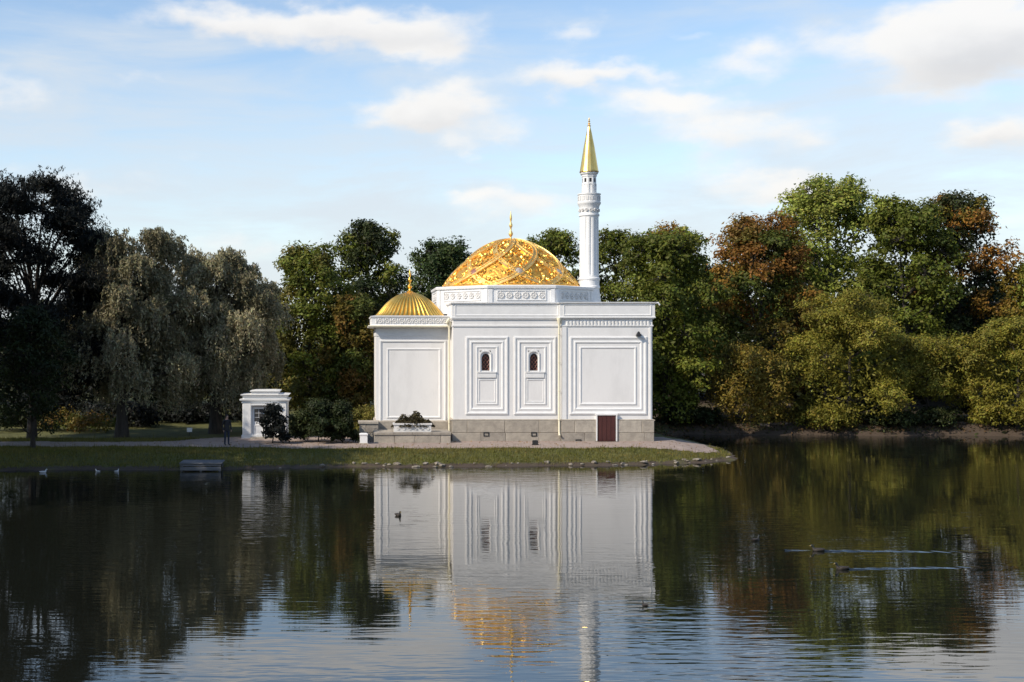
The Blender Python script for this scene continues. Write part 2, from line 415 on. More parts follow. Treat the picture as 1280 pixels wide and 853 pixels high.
# hall wall with the two window niches
wins = [(599.3, 614.2), (659.5, 674.4)]
holes = [(X_(a + .4), X_(b - .4), Z_(463.6), Z_(438.5)) for a, b in wins]
w = MB(); holed(w, hx0, hx1, zb, zpar, YF, holes, .45)
w.quad((hx0, YF, zb), (hx0, hy1, zb), (hx0, hy1, zpar), (hx0, YF, zpar)); w.quad((hx1, YF, zb), (hx1, hy1, zb), (hx1, hy1, zpar), (hx1, YF, zpar))
w.quad((hx0, hy1, zb), (hx1, hy1, zb), (hx1, hy1, zpar), (hx0, hy1, zpar)); w.quad((hx0, YF, zpar), (hx1, YF, zpar), (hx1, hy1, zpar), (hx0, hy1, zpar))
hall = w.build('wall', PLASTER, bath)
rb = MB().box(rx0, rx1, YR, ry1, zb, zpar + .01).build('wall', PLASTER, bath)
# parapets with cornice and sunk panels
def parapet(x0, x1, y0, y1, dz, o=.10):
    z0, z1 = zpar + dz, ztop + dz
    m = MB().plan(x0, x1, y0, y1, [(-.01, z0 - .60), (.05, z0 - .58), (.05, z0 - .50), (-.005, z0 - .49), (-.005, z0 - .17), (.07, z0 - .15), (.09, z0 - .08), (o, z0 - .07), (o, z0 + .0),
                                   (o - .03, z0 + .02), (o - .03, z1 - .10), (o + .05, z1 - .07), (o + .07, z1), (-.3, z1 + .03), (-.32, z1 - .25)], False, True)
    p = m.build('parapet', TRIM, bath)
    f = MB().frame(x0 + .12, x1 - .12, z0 + .10, z1 - .16, y0 - (o - .03), [(-.03, 0), (-.03, .025), (0.02, .025), (.05, .004), (.05, .0)])
    f.build('panel_moulding', TRIM, p)
    return p
parapet(hx0, hx1 - .1, YF, hy1, 0); pr = parapet(rx0, rx1, YR, ry1, .012, .16)
# gutter spout at the right-hand corner
MB().tube([(rx1 + .15, YR - .1, ztop - .05), (rx1 + .32, YR - .14, ztop - .03), (rx1 + .42, YR - .15, ztop - .16)], [.07, .06, .05]).build('spout', TRIM, bath)
MB().plan(hx0 + .35, rx1 - .35, YF + .35, ry1 - .35, [(0, ztop - .5), (0, ztop - .22)]).build('roof', ROOFM, bath)
# dentil frieze on the right-hand bay
dm = MB(); zc = Z_(405)
nd = 24; a0, a1 = rx0 + .25, rx1 - .12
for i in range(nd):
    c = a0 + (a1 - a0) * (i + .5) / nd; hw = (a1 - a0) / nd * .33
    dm.loops([[(c - hw + k * .05, YR - .002, zc - .16 + k * 0), (c + hw + k * .05, YR - .002, zc - .16), (c + hw - .04, YR - .002, zc + .17), (c - hw - .04, YR - .002, zc + .17)] if k == 0 else
              [(c - hw + .03, YR - .055, zc - .13), (c + hw - .01, YR - .055, zc - .13), (c + hw - .05, YR - .075, zc + .15), (c - hw, YR - .075, zc + .15)] for k in (0, 1)], True, False, True)
dm.build('dentil_band', TRIM, bath, kind='stuff')
# big panels on the walls
BIG = [(0, 0.0), (0, 0.0434), (0.05, 0.062), (0.11, 0.062), (0.16, 0.031), (0.2, 0.0217), (0.27, 0.0217), (0.3, 0.0465), (0.36, 0.0465), (0.4, 0.0124), (0.44, 0.0)]
INN = [(0, 0.0), (0.01, 0.031), (0.07, 0.0403), (0.11, 0.0186), (0.14, 0.0)]
THIN = [(0, 0.0), (0.01, 0.0248), (0.05, 0.0279), (0.07, 0.0)]
def panel(x0, x1, y0, y1, wy, prof, parent, name='panel_moulding'):
    Yw = wy; return MB().frame(PX(x0, Yw), PX(x1, Yw), PZ(y1, Yw), PZ(y0, Yw), Yw, prof).build(name, TRIM, parent)
for k, (a, b) in enumerate(wins):
    d = 60.3 * k
    panel(582, 635.2, 421, 518.5, YF, BIG, bath) if k == 0 else panel(642.3, 695.2, 421, 518.5, YF, BIG, bath)
    fr = panel(595 + d, 622.4 + d, 433, 506.2, YF, INN, bath, 'window_moulding')
    panel(598 + d, 619.6 + d, 474.5, 503, YF, THIN, bath)
    MB().box(X_(597.3 + d), X_(619.8 + d), YF - .07, YF - .002, Z_(472.3), Z_(466.3)).box(X_(596.9 + d), X_(620.2 + d), YF - .10, YF - .001, Z_(466.2), Z_(464.6)).build('window_sill', TRIM, bath)
    # arched surround set into the niche
    x0, x1, zl, zt = X_(a), X_(b), Z_(464), Z_(438); cx = (x0 + x1) / 2
    gx0, gx1 = X_(602.2 + d), X_(612.4 + d); gm = (gx0 + gx1) / 2; r = (gx1 - gx0) / 2; zs = Z_(449.5)
    n = 10
    inner = [(gx0, zl + .02)] + [(gm - r * cos(pi * i / n), zs + r * sin(pi * i / n) ** .8 * 1.45) for i in range(n + 1)] + [(gx1, zl + .02)]
    R = (x1 - x0) / 2
    outer = [(x0, zl)] + [(cx - R * cos(pi * i / n), zt - R * .55 + R * .55 * sin(pi * i / n)) for i in range(n + 1)] + [(x1, zl)]
    sur = MB()
    for y_o, y_i in ((YF - .045, YF + .02),):
        L0 = [(p[0], YF + .01, p[1]) for p in outer]; L1 = [(p[0], y_o, p[1]) for p in outer]
        L2 = [(p[0] + (q[0] - p[0]) * .4, y_o, p[1] + (q[1] - p[1]) * .4) for p, q in zip(outer, inner)]
        L3 = [(p[0] + (q[0] - p[0]) * .5, y_i, p[1] + (q[1] - p[1]) * .5) for p, q in zip(outer, inner)]
        L4 = [(q[0], YF + .05, q[1]) for q in inner]; L5 = [(q[0], YF + .35, q[1]) for q in inner]
        sur.loops([L0, L1, L2, L3, L4, L5], False)
    wd = sur.build('window', TRIM, bath)
    MB().loops([[(q[0], YF + .24, q[1]) for q in inner]], True, False, True).build('pane', GLASSD, wd)
    lm = MB()
    for i in range(-6, 8):
        for sg in (-1, 1):
            p0 = None
            for t in np.linspace(0, 1, 14):
                x = gx0 + (gx1 - gx0) * t; z = zl + .1 + .26 * i + sg * (t - .5) * .62 + .3
                top = zs + r * 1.45 * max(0, 1 - ((x - gm) / r) ** 2) ** .4
                if zl + .03 < z < top - .02:
                    if p0: lm.tube([p0, (x, YF + .215, z)], .016, 4)
                    p0 = (x, YF + .215, z)
                else: p0 = None
    lm.build('lattice', LATT, wd)
panel(712, 808.5, 421, 518.5, YR, BIG, bath); panel(724.5, 795.5, 433.5, 506.3, YR, INN, bath)
# corner strips of the right-hand bay
for a, b in ((702.5, 708), (811.5, 814.5)):
    MB().box(PX(a, YR) + .004, PX(b, YR) - .03 if a > 800 else PX(b, YR), YR - .05, YR + .02, Z_(524), zpar - .62).build('pilaster', TRIM, bath)
# plinth of large stone blocks
pl = MB(); zp = Z_(525.3)
pl.plan(hx0 - .02, hx1, YF, hy1, [(.08, zb), (.08, zp - .05), (-.03, zp - .02)]); pl.plan(rx0, rx1, YR, ry1, [(.08, zb), (.08, zp - .045), (-.03, zp - .015)])
plinth = pl.build('plinth', JOINT, bath)
door_x = (PX(746.6, YR - .16), PX(770, YR - .16))
vent_z = Z_(543)
def blocks(x0, x1, y, z0, z1, rows, wmean, parent, skip=None, mats=(STONE, STONE, STONE2, STONE3), d=.10):
    hs = np.linspace(z0, z1, rows + 1)
    for r in range(rows):
        x = x0; first = True
        while x < x1 - .05:
            wd_ = wmean * random.uniform(.75, 1.3) * (.55 if first and r % 2 else 1); first = False
            e = min(x + wd_, x1)
            if x1 - e < .5: e = x1
            segs = [(x, e)]
            if skip and x < skip[1] and e > skip[0]: segs = [(x, skip[0])] * (x < skip[0] - .1) + [(skip[1], e)] * (e > skip[1] + .1)
            for a, b in segs:
                j = random.uniform(-.008, .008); g = .008
                bk = MB().loops([[(a + g, y + .0, hs[r] + g), (b - g, y, hs[r] + g), (b - g, y, hs[r + 1] - g), (a + g, y, hs[r + 1] - g)],
                                 [(a + g, y - d + .02 + j, hs[r] + g), (b - g, y - d + .02 + j, hs[r] + g), (b - g, y - d + .02 + j, hs[r + 1] - g), (a + g, y - d + .02 + j, hs[r + 1] - g)],
                                 [(a + g + .02, y - d + j, hs[r] + g + .02), (b - g - .02, y - d + j, hs[r] + g + .02), (b - g - .02, y - d + j, hs[r + 1] - g - .02), (a + g + .02, y - d + j, hs[r + 1] - g - .02)]], True, False, True)
                bk.build('stone_block', random.choice(mats), parent)
            x = e
blocks(hx0 - .08, hx1 - .1, YF - .079, zb + .05, zp - .03, 2, 1.9, plinth, d=.05)
blocks(hx1 - .05, rx1 + .09, YR - .079, zb + .05, zp - .026, 2, 1.8, plinth, skip=(door_x[0] - .05, door_x[1] + .05), d=.05)
MB().plan(hx0 - .02, hx1 - .12, YF, hy1 - .1, [(.12, zp - .028), (.13, zp + .03), (.04, zp + .06), (-.05, zp + .06)], False, False).build('plinth_cap', STONE3, plinth)
MB().plan(rx0, rx1, YR, ry1 - .1, [(.12, zp - .025), (.13, zp + .034), (.04, zp + .064), (-.05, zp + .064)], False, False).build('plinth_cap', STONE3, plinth)
for p in (607.5, 667):
    x = X_(p); y = YF - .14
    v = MB().frame(x - .17, x + .17, vent_z - .12, vent_z + .14, y, [(0, -.03), (0, .02), (.05, .02), (.05, -.02)], True).build('vent', DARK, plinth)
v = MB().frame(PX(722, YR) - .15, PX(722, YR) + .2, gb - .02, gb + .14, YR - .14, [(0, -.03), (0, .02), (.05, .02), (.05, -.02)], True).build('vent', DARK, plinth)
# service door
dz1 = PZ(519.3, YR - .16); dx0, dx1 = door_x
df = MB()
for a, b, c, d in ((dx0 - .07, dx0, gb - .1, dz1), (dx1, dx1 + .07, gb - .1, dz1), (dx0 - .10, dx1 + .10, dz1, dz1 + .09)): df.box(a, b, YR - .20, YR + .01, c, d)
dfo = df.build('door_frame', TRIM, bath)
do = MB().box(dx0, dx1, YR - .125, YR - .06, gb - .1, dz1).build('door', DOOR, bath, label='low red-brown service door in the stone plinth')
for i in range(4):
    a = dx0 + .03 + i * (dx1 - dx0 - .06) / 4; MB().box(a + .01, a + (dx1 - dx0 - .06) / 4 - .01, YR - .15, YR - .124, gb, dz1 - .04).build('plank', DOOR, do)
MB().tube([(dx1 - .12, YR - .15, gb + .75), (dx1 - .12, YR - .20, gb + .75), (dx1 - .12, YR - .20, gb + .9), (dx1 - .12, YR - .15, gb + .9)], .012, 6).build('handle', DARK, do)
MB().box(dx0 - .15, dx1 + .15, YR - .5, YR - .14, gb - .1, gb + .03).build('doorstep', STONE3, bath)
# small hooded lamp
lx, lz = PX(797.5, YR), PZ(417.5, YR)
MB().loops([[(lx - .16, YR - .30, lz - .13), (lx + .16, YR - .30, lz - .13), (lx + .16, YR - .02, lz - .13), (lx - .16, YR - .02, lz - .13)],
            [(lx - .03, YR - .20, lz + .14), (lx + .03, YR - .20, lz + .14), (lx + .03, YR - .08, lz + .14), (lx - .03, YR - .08, lz + .14)]], True, True, True).tube([(lx, YR - .14, lz), (lx, YR + .0, lz - .05)], .03, 6).build('wall_lamp', DARK, bath)
# downpipes
def downpipe(x, y, zt, zbm, hop=True):
    m = MB().tube([(x, y, zt - .45), (x, y, zbm + .28), (x, y - .05, zbm + .16), (x, y - .20, zbm + .06)], .062, 10)
    if hop: m.lathe(x, y, [(.06, zt - .48), (.07, zt - .40), (.13, zt - .2), (.15, zt - .08), (.15, zt), (.12, zt)], 12, True, True)
    p = m.build('downpipe', CREAM, bath, True)
    for z in np.linspace(zbm + 1.0, zt - 1.0, 4):
        MB().lathe(x, y, [(.062, z), (.08, z), (.08, z + .05), (.062, z + .05)], 12).tube([(x, y, z + .02), (x, y + .3, z + .02)], .014, 5).build('bracket', CREAM, p)
downpipe(X_(698.2), YF - .24, Z_(397.5), gb + .30)
downpipe(PX(561.5, 77.7), 77.7, PZ(402, 77.7), gb + .03)
MB().tube([(PX(563, 76.9), 76.9 + .6, PZ(398, 77)), (PX(558, 77.5), 77.55, PZ(404, 77))], .08).build('spout', CREAM, bath)

# annex with the ribbed dome
ax0, ax1, ay1 = PX(470.3, YA), hx0 + .5, 83.6
ze = PZ(408, YA)
MB().box(ax0, ax1, YA, ay1, zb, ze).build('wall', PLASTER, bath)
acx, acy, aR = PX(512.2, 81.0), 81.0, 2.23
aw0, aw1 = ax0, PX(560, YA)
ea = MB().plan(ax0, aw1 + .12, YA, ay1, [(-.02, ze - .62), (.03, ze - .60), (.03, ze - .1), (.36, ze - .06), (.44, ze - .03), (.44, ze + .05), (.30, ze + .07), (.28, ze + .12), (.28, ze + .52), (.33, ze + .55), (.35, ze + .63), (.1, ze + .66)], False, True).build('eaves', TRIM, bath)
MB().tube([(ax0 - .52, YA - .47, ze + .0), (aw1 + .4, YA - .47, ze - .02)], .055, 8).build('gutter', CREAM, ea)
# carved frieze under the eaves (rosettes) and pendants
def rosette(r, petals=8, d=.05):
    m = MB(); n = petals * 4
    o = [(r * (.72 + .28 * abs(cos(petals * pi * j / n))) * cos(2 * pi * j / n), 0, r * (.72 + .28 * abs(cos(petals * pi * j / n))) * sin(2 * pi * j / n)) for j in range(n)]
    a = [(p[0] * .8, -d, p[2] * .8) for p in o]; b = [(p[0] * .35, -d * .4, p[2] * .35) for p in o]; c = [(p[0] * .2, -d * 1.1, p[2] * .2) for p in o]
    m.loops([o, a, b, c], True, False, True); return m
rm = rosette(.19, 6).mesh('rosette'); fix_normals(rm)
nr = 10; copies('rosette', rm, RELIEF, ea, [(ax0 + (aw1 - ax0) * (i + .5) / nr, YA - .279, ze + .32) for i in range(nr)])
lf = MB()
for i in range(nr + 1):
    x = ax0 + (aw1 - ax0) * i / nr
    lf.loops([[(x - .07, YA - .278, ze + .16), (x + .07, YA - .278, ze + .16), (x + .025, YA - .278, ze + .5), (x - .025, YA - .278, ze + .5)], [(x - .03, YA - .33, ze + .2), (x + .03, YA - .33, ze + .2), (x + .01, YA - .31, ze + .47), (x - .01, YA - .31, ze + .47)]], True, False, True)
lf.build('carved_leaves', RELIEF, ea, kind='stuff')
def apanel(x0, x1, y0, y1, prof): panel(x0, x1, y0, y1, YA, prof, bath)
apanel(474.5, 557.5, 425.5, 528, [(0, 0), (0, .05), (.05, .06), (.10, .05), (.14, 0)]); apanel(483.5, 551, 435.5, 523, INN)
MB().plan(ax0, ax1 - .1, YA, ay1, [(.12, zb), (.12, PZ(527, YA)), (.02, PZ(525.5, YA)), (-.05, PZ(525.5, YA))]).build('plinth', STONE, bath)
# ribbed gilded dome: one gadroon per rib
prof_a = [(aR, 0), (aR * .965, .06), (aR * .91, .18), (aR * .85, .35), (aR * .77, .58), (aR * .66, .85), (aR * .52, 1.12), (aR * .37, 1.34), (aR * .21, 1.50), (.09, 1.58)]
zd = ze + .66
dome_s = MB().lathe(acx, acy, [(r * .985, zd + z - .0) for r, z in prof_a], 48, True, True).build('small_dome', GOLD, bath, True)
nrib = 44; rb_ = MB(); ls = []
for r, z in prof_a:
    hw = r * math.tan(pi / nrib) * .96; lp = []
    for j in range(7):
        t = -1 + 2 * j / 6; b = (1 - t * t) ** .5 * max(.02, hw * .75)
        lp.append((r * .985 + b * .8, t * hw, z + b * .35))
    ls.append(lp)
rb_.loops(ls, False); rb_.quad(*[tuple(p) for p in ls[0]])
rbm = rb_.mesh('rib'); fix_normals(rbm); rbm.shade_smooth()
copies('rib', rbm, GOLD, dome_s, [(acx, acy, zd)] * nrib, [(0, 0, 2 * pi * i / nrib) for i in range(nrib)])
def finial(cx, cy, z0, z1, s, m, parent):
    h = z1 - z0
    f = [(.0, .16), (.05, .17), (.09, .10), (.13, .055), (.18, .05), (.22, .10), (.27, .13), (.33, .09), (.37, .045), (.46, .045), (.50, .085), (.55, .10), (.61, .06), (.66, .035), (.72, .06), (.80, .065), (.9, .035), (1, .006)]
    return MB().lathe(cx, cy, [(r * s, z0 + t * h) for t, r in f], 12, True, True).build('finial', m, parent, True)
finial(acx, acy, zd + 1.52, PZ(337, acy), 1.25, GOLD, dome_s)

# octagonal drum and great dome
dcx, dcy, dR = PX(638.5, 83), 83.0, 5.42
zt = PZ(356.5, 78)
prof = [(dR, 8.4), (dR, zt - .22), (dR + .10, zt - .18), (dR + .13, zt - .04), (dR + .05, zt), (4.0, zt + .02)]
drum = MB().lathe(dcx, dcy, prof, 8, True, True, a0=pi / 8).build('drum', TRIM, bath)
ri = dR * cos(pi / 8); sl = dR * sin(pi / 8)
rel = rosette(.24, 8, .06).mesh('relief'); fix_normals(rel)
for k in range(8):
    ang = -pi / 2 + k * pi / 4; tx, ty = -sin(ang), cos(ang); nx, ny = cos(ang), sin(ang)
    if ny > .1: continue
    def P(u, d, z): return (dcx + nx * (ri + d) + tx * u, dcy + ny * (ri + d) + ty * u, z)
    m = MB(); a, b, c, d = -sl + .55, sl - .55, zt - .95, zt - .30
    for (u0, u1, v0, v1) in ((a, b, c, c + .06), (a, b, d - .06, d), (a, a + .06, c + .06, d - .06), (b - .06, b, c + .06, d - .06)):
        m.loops([[P(u0, -.01, v0), P(u1, -.01, v0), P(u1, -.01, v1), P(u0, -.01, v1)], [P(u0, .045, v0), P(u1, .045, v0), P(u1, .045, v1), P(u0, .045, v1)]], True, False, True)
    m.build('panel_moulding', TRIM, drum)
    nn = 6
    copies('rosette', rel, RELIEF, drum, [P(a + (b - a) * (i + .5) / nn, .003, (c + d) / 2) for i in range(nn)], [(0, 0, ang + pi / 2)] * nn)
    for u in (-sl + .02, sl - .27): MB().loops([[P(u, -.01, 8.6), P(u + .25, -.01, 8.6), P(u + .25, -.01, zt - .24), P(u, -.01, zt - .24)], [P(u, .05, 8.6), P(u + .25, .05, 8.6), P(u + .25, .05, zt - .24), P(u, .05, zt - .24)]], True, False, True).build('pilaster', TRIM, drum)
DR, DH = 4.45, PZ(301.5, 83) - zt
def dsurf(th, t, off=0.0):
    """great dome: t = 0 at the rim, 1 at the crown; flattened hemisphere"""
    a = max(t, 1e-6) ** .72 * pi / 2; r = DR * cos(a); z = DH * sin(a) ** 2
    nx = 2 * r / DR ** 2; nz = 1 / DH; l = sqrt(nx * nx + nz * nz); nx /= l; nz /= l
    r += nx * off; z += nz * off
    return np.array((dcx + r * cos(th), dcy + r * sin(th), zt + .04 + z))
gd = MB().loops([[dsurf(2 * pi * j / 64, t) for j in range(64)] for t in np.linspace(0, .985, 20)], True, False, True)
gd.lathe(dcx, dcy, [(DR + .02, zt + .0), (DR + .10, zt + .02), (DR + .10, zt + .10), (DR, zt + .14)], 64)
dome = gd.build('great_dome', GOLDD, bath, True)
def strap(path, w, h):
    """flat raised band laid along a path of (theta, t)"""
    m = MB(); ls = []
    pts = [dsurf(a, t) for a, t in path]
    for i, (a, t) in enumerate(path):
        d = pts[min(i + 1, len(pts) - 1)] - pts[max(i - 1, 0)]; d /= np.linalg.norm(d) + 1e-9
        nrm = dsurf(a, t, 1.0) - pts[i]; s = np.cross(d, nrm); s /= np.linalg.norm(s) + 1e-9
        p = pts[i]
        ls.append([p - s * w, p - s * w + nrm * h, p - s * w * .62 + nrm * h, p - s * w * .55 + nrm * h * .6, p + s * w * .55 + nrm * h * .6, p + s * w * .62 + nrm * h, p + s * w + nrm * h, p + s * w])
    m.loops(ls, False); return m
for k in range(8):
    for sg in (-1, 1):
        th0 = -pi / 2 + (k + .5) * pi / 4
        path = []
        for t in np.linspace(.0, .93, 30): path.append((th0 + sg * (pi / 4) * 1.55 * sin(t / .93 * pi / 2) ** 1.05, t))
        strap(path, .16, .12 + .02 * sg).build('strap', GOLDP, dome)
ring = [(th, .90) for th in np.linspace(0, 2 * pi, 40)]
strap(ring, .10, .10).build('crown_ring', GOLDP, dome)
strap([(th, .03) for th in np.linspace(0, 2 * pi, 65)], .09, .06).build('rim_band', GOLDP, dome)
sc = MB()
def spiral(th, t, r, turns, hand, a0, w=.042):
    pts = []
    for i in range(16):
        f = i / 15; rr = r * (1 - f * .85); a = a0 + hand * f * turns * 2 * pi
        rad = DR * cos(t * pi / 2) + .3
        pts.append(dsurf(th + rr * cos(a) / rad, max(.01, t + rr * sin(a) / (DR * 1.25)), .05))
    sc.tube(pts, [w] * 15 + [w * 1.9], 5)
for k in range(8):                                   # round windows in the lowest row of lozenges
    th = -pi / 2 + k * pi / 4; t = .235
    pts = [(th + .33 * cos(a) / (DR * .93), t + .33 * sin(a) / (DR * 1.45)) for a in np.linspace(0, 2 * pi, 25)]
    rw = strap(pts, .075, .13).build('round_window', GOLDP, dome)
    gl = MB().loops([[dsurf(th + f * .30 * cos(a) / (DR * .93), t + f * .30 * sin(a) / (DR * 1.45), .05 + .10 * sqrt(1 - f * f)) for a in np.linspace(0, 2 * pi, 16, endpoint=False)] for f in (1, .7, .4, .12)], True, False, True)
    # thing > dome > window: the pane sits beside its ring as a part of the dome
    gl.build('pane', [GLASSG, GLASSG, GLASSG, GLASSG, GLASSG, GLASSG, GLASSG, LATT][k], dome, True)
    if sin(th) > .6: continue
    for a in np.linspace(0, 2 * pi, 10, endpoint=False):
        spiral(th + .68 * cos(a) / (DR * .9), t + .66 * sin(a) / (DR * 1.5), .24, 1.3, 1 if int(a * 5) % 2 else -1, a + 1)
    for t2, n2, rr in ((.06, 6, .2), (.13, 5, .2), (.36, 5, .24), (.47, 5, .24), (.58, 4, .24), (.70, 3, .22), (.80, 2, .2)):
        for i in range(n2): spiral(th + (i - (n2 - 1) / 2) * (pi / 4) / n2, t2 + random.uniform(-.02, .02), rr, 1.4, random.choice((-1, 1)), random.uniform(0, 6))
    for i in range(90):
        tt = random.uniform(.04, .84); tq = th + random.uniform(-pi / 8, pi / 8)
        p = dsurf(tq, tt, .02); nrm = dsurf(tq, tt, 1) - dsurf(tq, tt, 0); s = random.uniform(.06, .13)
        q = np.cross(nrm, (0, 0, 1.)); q /= np.linalg.norm(q) + 1e-9; r2 = np.cross(q, nrm); an = random.uniform(0, 6)
        u = q * cos(an) + r2 * sin(an); v_ = np.cross(u, nrm)
        sc.quad(p + u * s * 1.6, p + v_ * s + nrm * .02, p + nrm * .09); sc.quad(p + v_ * s + nrm * .02, p - u * s * 1.2, p + nrm * .09)
        sc.quad(p - u * s * 1.2, p - v_ * s + nrm * .02, p + nrm * .09); sc.quad(p - v_ * s + nrm * .02, p + u * s * 1.6, p + nrm * .09)
sc.build('scroll_ornament', GOLD, dome, True, kind='stuff')
finial(dcx, dcy, PZ(303, 83), PZ(264, 83), 1.15, GOLDP, dome)

# minaret
mcx, mcy = PX(736.4, 81.5), 81.5
k_ = mcy / F
def mz(p): return PZ(p, mcy)
def fl(n, d):
    return lambda a, z: 1 - d * (abs(sin(a * n / 2)) < .45)
mb = MB()
nf = 96
def shaft_ring(r, z, d): return [(mcx + (r - d * (max(0, cos(a * 12)) ** .5)) * cos(a), mcy + (r - d * (max(0, cos(a * 12)) ** .5)) * sin(a), z) for a in np.linspace(0, 2 * pi, nf, endpoint=False)]
mb.loops([shaft_ring(.615, mz(347), 0), shaft_ring(.615, mz(345), 0), shaft_ring(.615, mz(343.5), .05), shaft_ring(.60, mz(273.5), .05), shaft_ring(.60, mz(272), 0), shaft_ring(.60, mz(270), 0)], True)
minaret = mb.build('minaret', TRIM, bath, True)
MB().lathe(mcx, mcy, [(.74, 8.4), (.74, mz(376)), (.70, mz(371)), (.66, mz(364)), (.655, mz(361)), (.70, mz(360.5)), (.70, mz(358.5)), (.65, mz(357.5)), (.65, mz(351)), (.70, mz(350)), (.70, mz(348)), (.62, mz(347)), (.5, mz(346.5))], 32, True, True).build('minaret_base', TRIM, minaret, True)
MB().lathe(mcx, mcy, [(.58, mz(271)), (.66, mz(270.5)), (.66, mz(268.5)), (.60, mz(268)), (.61, mz(262)), (.66, mz(258)), (.72, mz(256)), (.745, mz(255)), (.745, mz(253)), (.70, mz(252.6)), (.70, mz(244.5)), (.745, mz(244)), (.745, mz(242.8)), (.62, mz(242.6)), (.62, mz(250)), (.3, mz(250))], 32, True, True).build('balcony', TRIM, minaret, True)
pm = MB().loops([[(.695, -.085, -.13), (.695, .085, -.13), (.695, .085, .13), (.695, -.085, .13)], [(.72, -.10, -.15), (.72, .10, -.15), (.72, .10, .15), (.72, -.10, .15)], [(.722, -.10, -.15), (.722, .10, -.15), (.722, .10, .15), (.722, -.10, .15)]], True, False, True).mesh('balcony_panel'); fix_normals(pm)
copies('balcony_panel', pm, RELIEF, minaret, [(mcx, mcy, mz(248.6))] * 16, [(0, 0, 2 * pi * i / 16) for i in range(16)])
cm = rosette(.12, 6, .06); cmm = cm.mesh('corbel_rosette', (0, .62, 0)); fix_normals(cmm)
copies('corbel_rosette', cmm, RELIEF, minaret, [(mcx, mcy, mz(263.5))] * 14, [(0, 0, 2 * pi * i / 14) for i in range(14)])
MB().lathe(mcx, mcy, [(.46, mz(251)), (.46, mz(222)), (.50, mz(221)), (.50, mz(219.5)), (.58, mz(218)), (.60, mz(216)), (.5, mz(215.6))], 8, True, True, a0=pi / 8).build('lantern', TRIM, minaret)
for i in range(8):
    a = -pi / 2 + i * pi / 4; c, s = cos(a), sin(a); r = .46 * cos(pi / 8)
    def Q(u, d, z): return (mcx + c * (r + d) - s * u, mcy + s * (r + d) + c * u, z)
    z0, z1 = (mz(228.5), mz(223.5)) if True else (0, 0)
    MB().loops([[Q(-.075, .003, z0), Q(.075, .003, z0), Q(.075, .003, z1), Q(-.075, .003, z1)]], True, False, True).build('opening', DARK, minaret)  # flat dark sheet, its colour stands in for the shade inside the lantern
    m = MB()
    for u0, u1, v0, v1 in ((-.13, -.10, mz(243), mz(231)), (.10, .13, mz(243), mz(231)), (-.13, .13, mz(231), mz(230.3))): m.loops([[Q(u0, 0, v0), Q(u1, 0, v0), Q(u1, 0, v1), Q(u0, 0, v1)], [Q(u0, .03, v0), Q(u1, .03, v0), Q(u1, .03, v1), Q(u0, .03, v1)]], True, False, True)
    m.build('panel_moulding', TRIM, minaret)
MB().lathe(mcx, mcy, [(.60, mz(216.2)), (.63, mz(215.4)), (.60, mz(214)), (.36, mz(185)), (.17, mz(166)), (.05, mz(157))], 16, True, True).build('spire', mat('spire_gilding', (.97, .66, .22), .33, 1.0, col2=(.9, .55, .14), scale=3), minaret)
finial(mcx, mcy, mz(158), mz(147), .75, GOLDP, minaret)

# ------------------------------------------------------------------ stone terrace, planter and bollard by the annex
tx0, tx1 = PX(467, 75.2), PX(564, 75.2); tz = PZ(540.8, 75.2); g0 = gz1(tx0, 75)
ter = thing('stone_terrace', ((tx0 + tx1) / 2, 76, g0), 'low grey stone terrace against the foot of the annex wall', 'terrace')
MB().box(tx0 + .05, tx1 - .05, 75.28, 78.15, g0 - .2, tz - .14).build('core', JOINT, ter)
blocks(tx0 + .02, tx1 - .02, 75.28, g0 - .05, tz - .14, 1, 1.25, ter, d=.09)
x = tx0
for i in range(4):
    e = tx0 + (tx1 - tx0) * (i + 1) / 4
    MB().box(x + .006, e - .006, 75.14, 78.16, tz - .14, tz).build('paving_slab', random.choice((STONE, STONE3, STONE2)), ter); x = e
px0, px1, pz0, pz1 = PX(491, 76), PX(539.5, 76), tz, PZ(529.3, 75.6)
pt = thing('stone_planter', ((px0 + px1) / 2, 76, tz), 'pale carved stone trough standing on the terrace', 'planter')
MB().plan(px0 + .05, px1 - .05, 75.6, 76.3, [(0, pz0), (0, pz1 - .12), (.05, pz1 - .10), (.05, pz1), (-.08, pz1), (-.08, pz1 - .1)], True, True).build('trough', RELIEF, pt)
rmm = rosette(.11, 6, .03).mesh('relief_flower'); fix_normals(rmm)
copies('relief_flower', rmm, RELIEF, pt, [(px0 + .3 + i * .36, 75.597, (pz0 + pz1) / 2 - .06) for i in range(6)])
lw0, lw1 = PX(448, 77), PX(474, 77)
lw = thing('low_stone_wall', ((lw0 + lw1) / 2, 77, g0), 'short grey stone wall with a capping at the left end of the terrace', 'wall')
lz1 = PZ(527.5, 77)
MB().box(lw0 + .08, lw1 - .06, 77.1, 78.5, g0 - .2, lz1 - .12).build('core', JOINT, lw)
blocks(lw0 + .06, lw1 - .04, 77.1, g0 - .02, lz1 - .12, 2, .8, lw, d=.06)
MB().box(lw0, lw1 - .05, 76.98, 78.55, lz1 - .12, lz1).build('capping', STONE3, lw)
bx, by = PX(454.5, 74.6), 74.6; bg_ = gz1(bx, by)
bo = thing('stone_bollard', (bx, by, bg_), 'short white stone bollard beside the terrace corner', 'bollard')
MB().plan(bx - .22, bx + .22, by - .22, by + .22, [(0, bg_ - .1), (0, bg_ + .52), (.03, bg_ + .54), (.03, bg_ + .62), (-.05, bg_ + .66)]).build('post', TRIM, bo)
MB().plan(bx - .22, bx + .22, by - .22, by + .22, [(.05, bg_ - .1), (.05, bg_ + .07), (0, bg_ + .09)]).build('base', STONE3, bo)
fx, fy = PX(669, 73.6), 73.6; fg = gz1(fx, fy) + .03
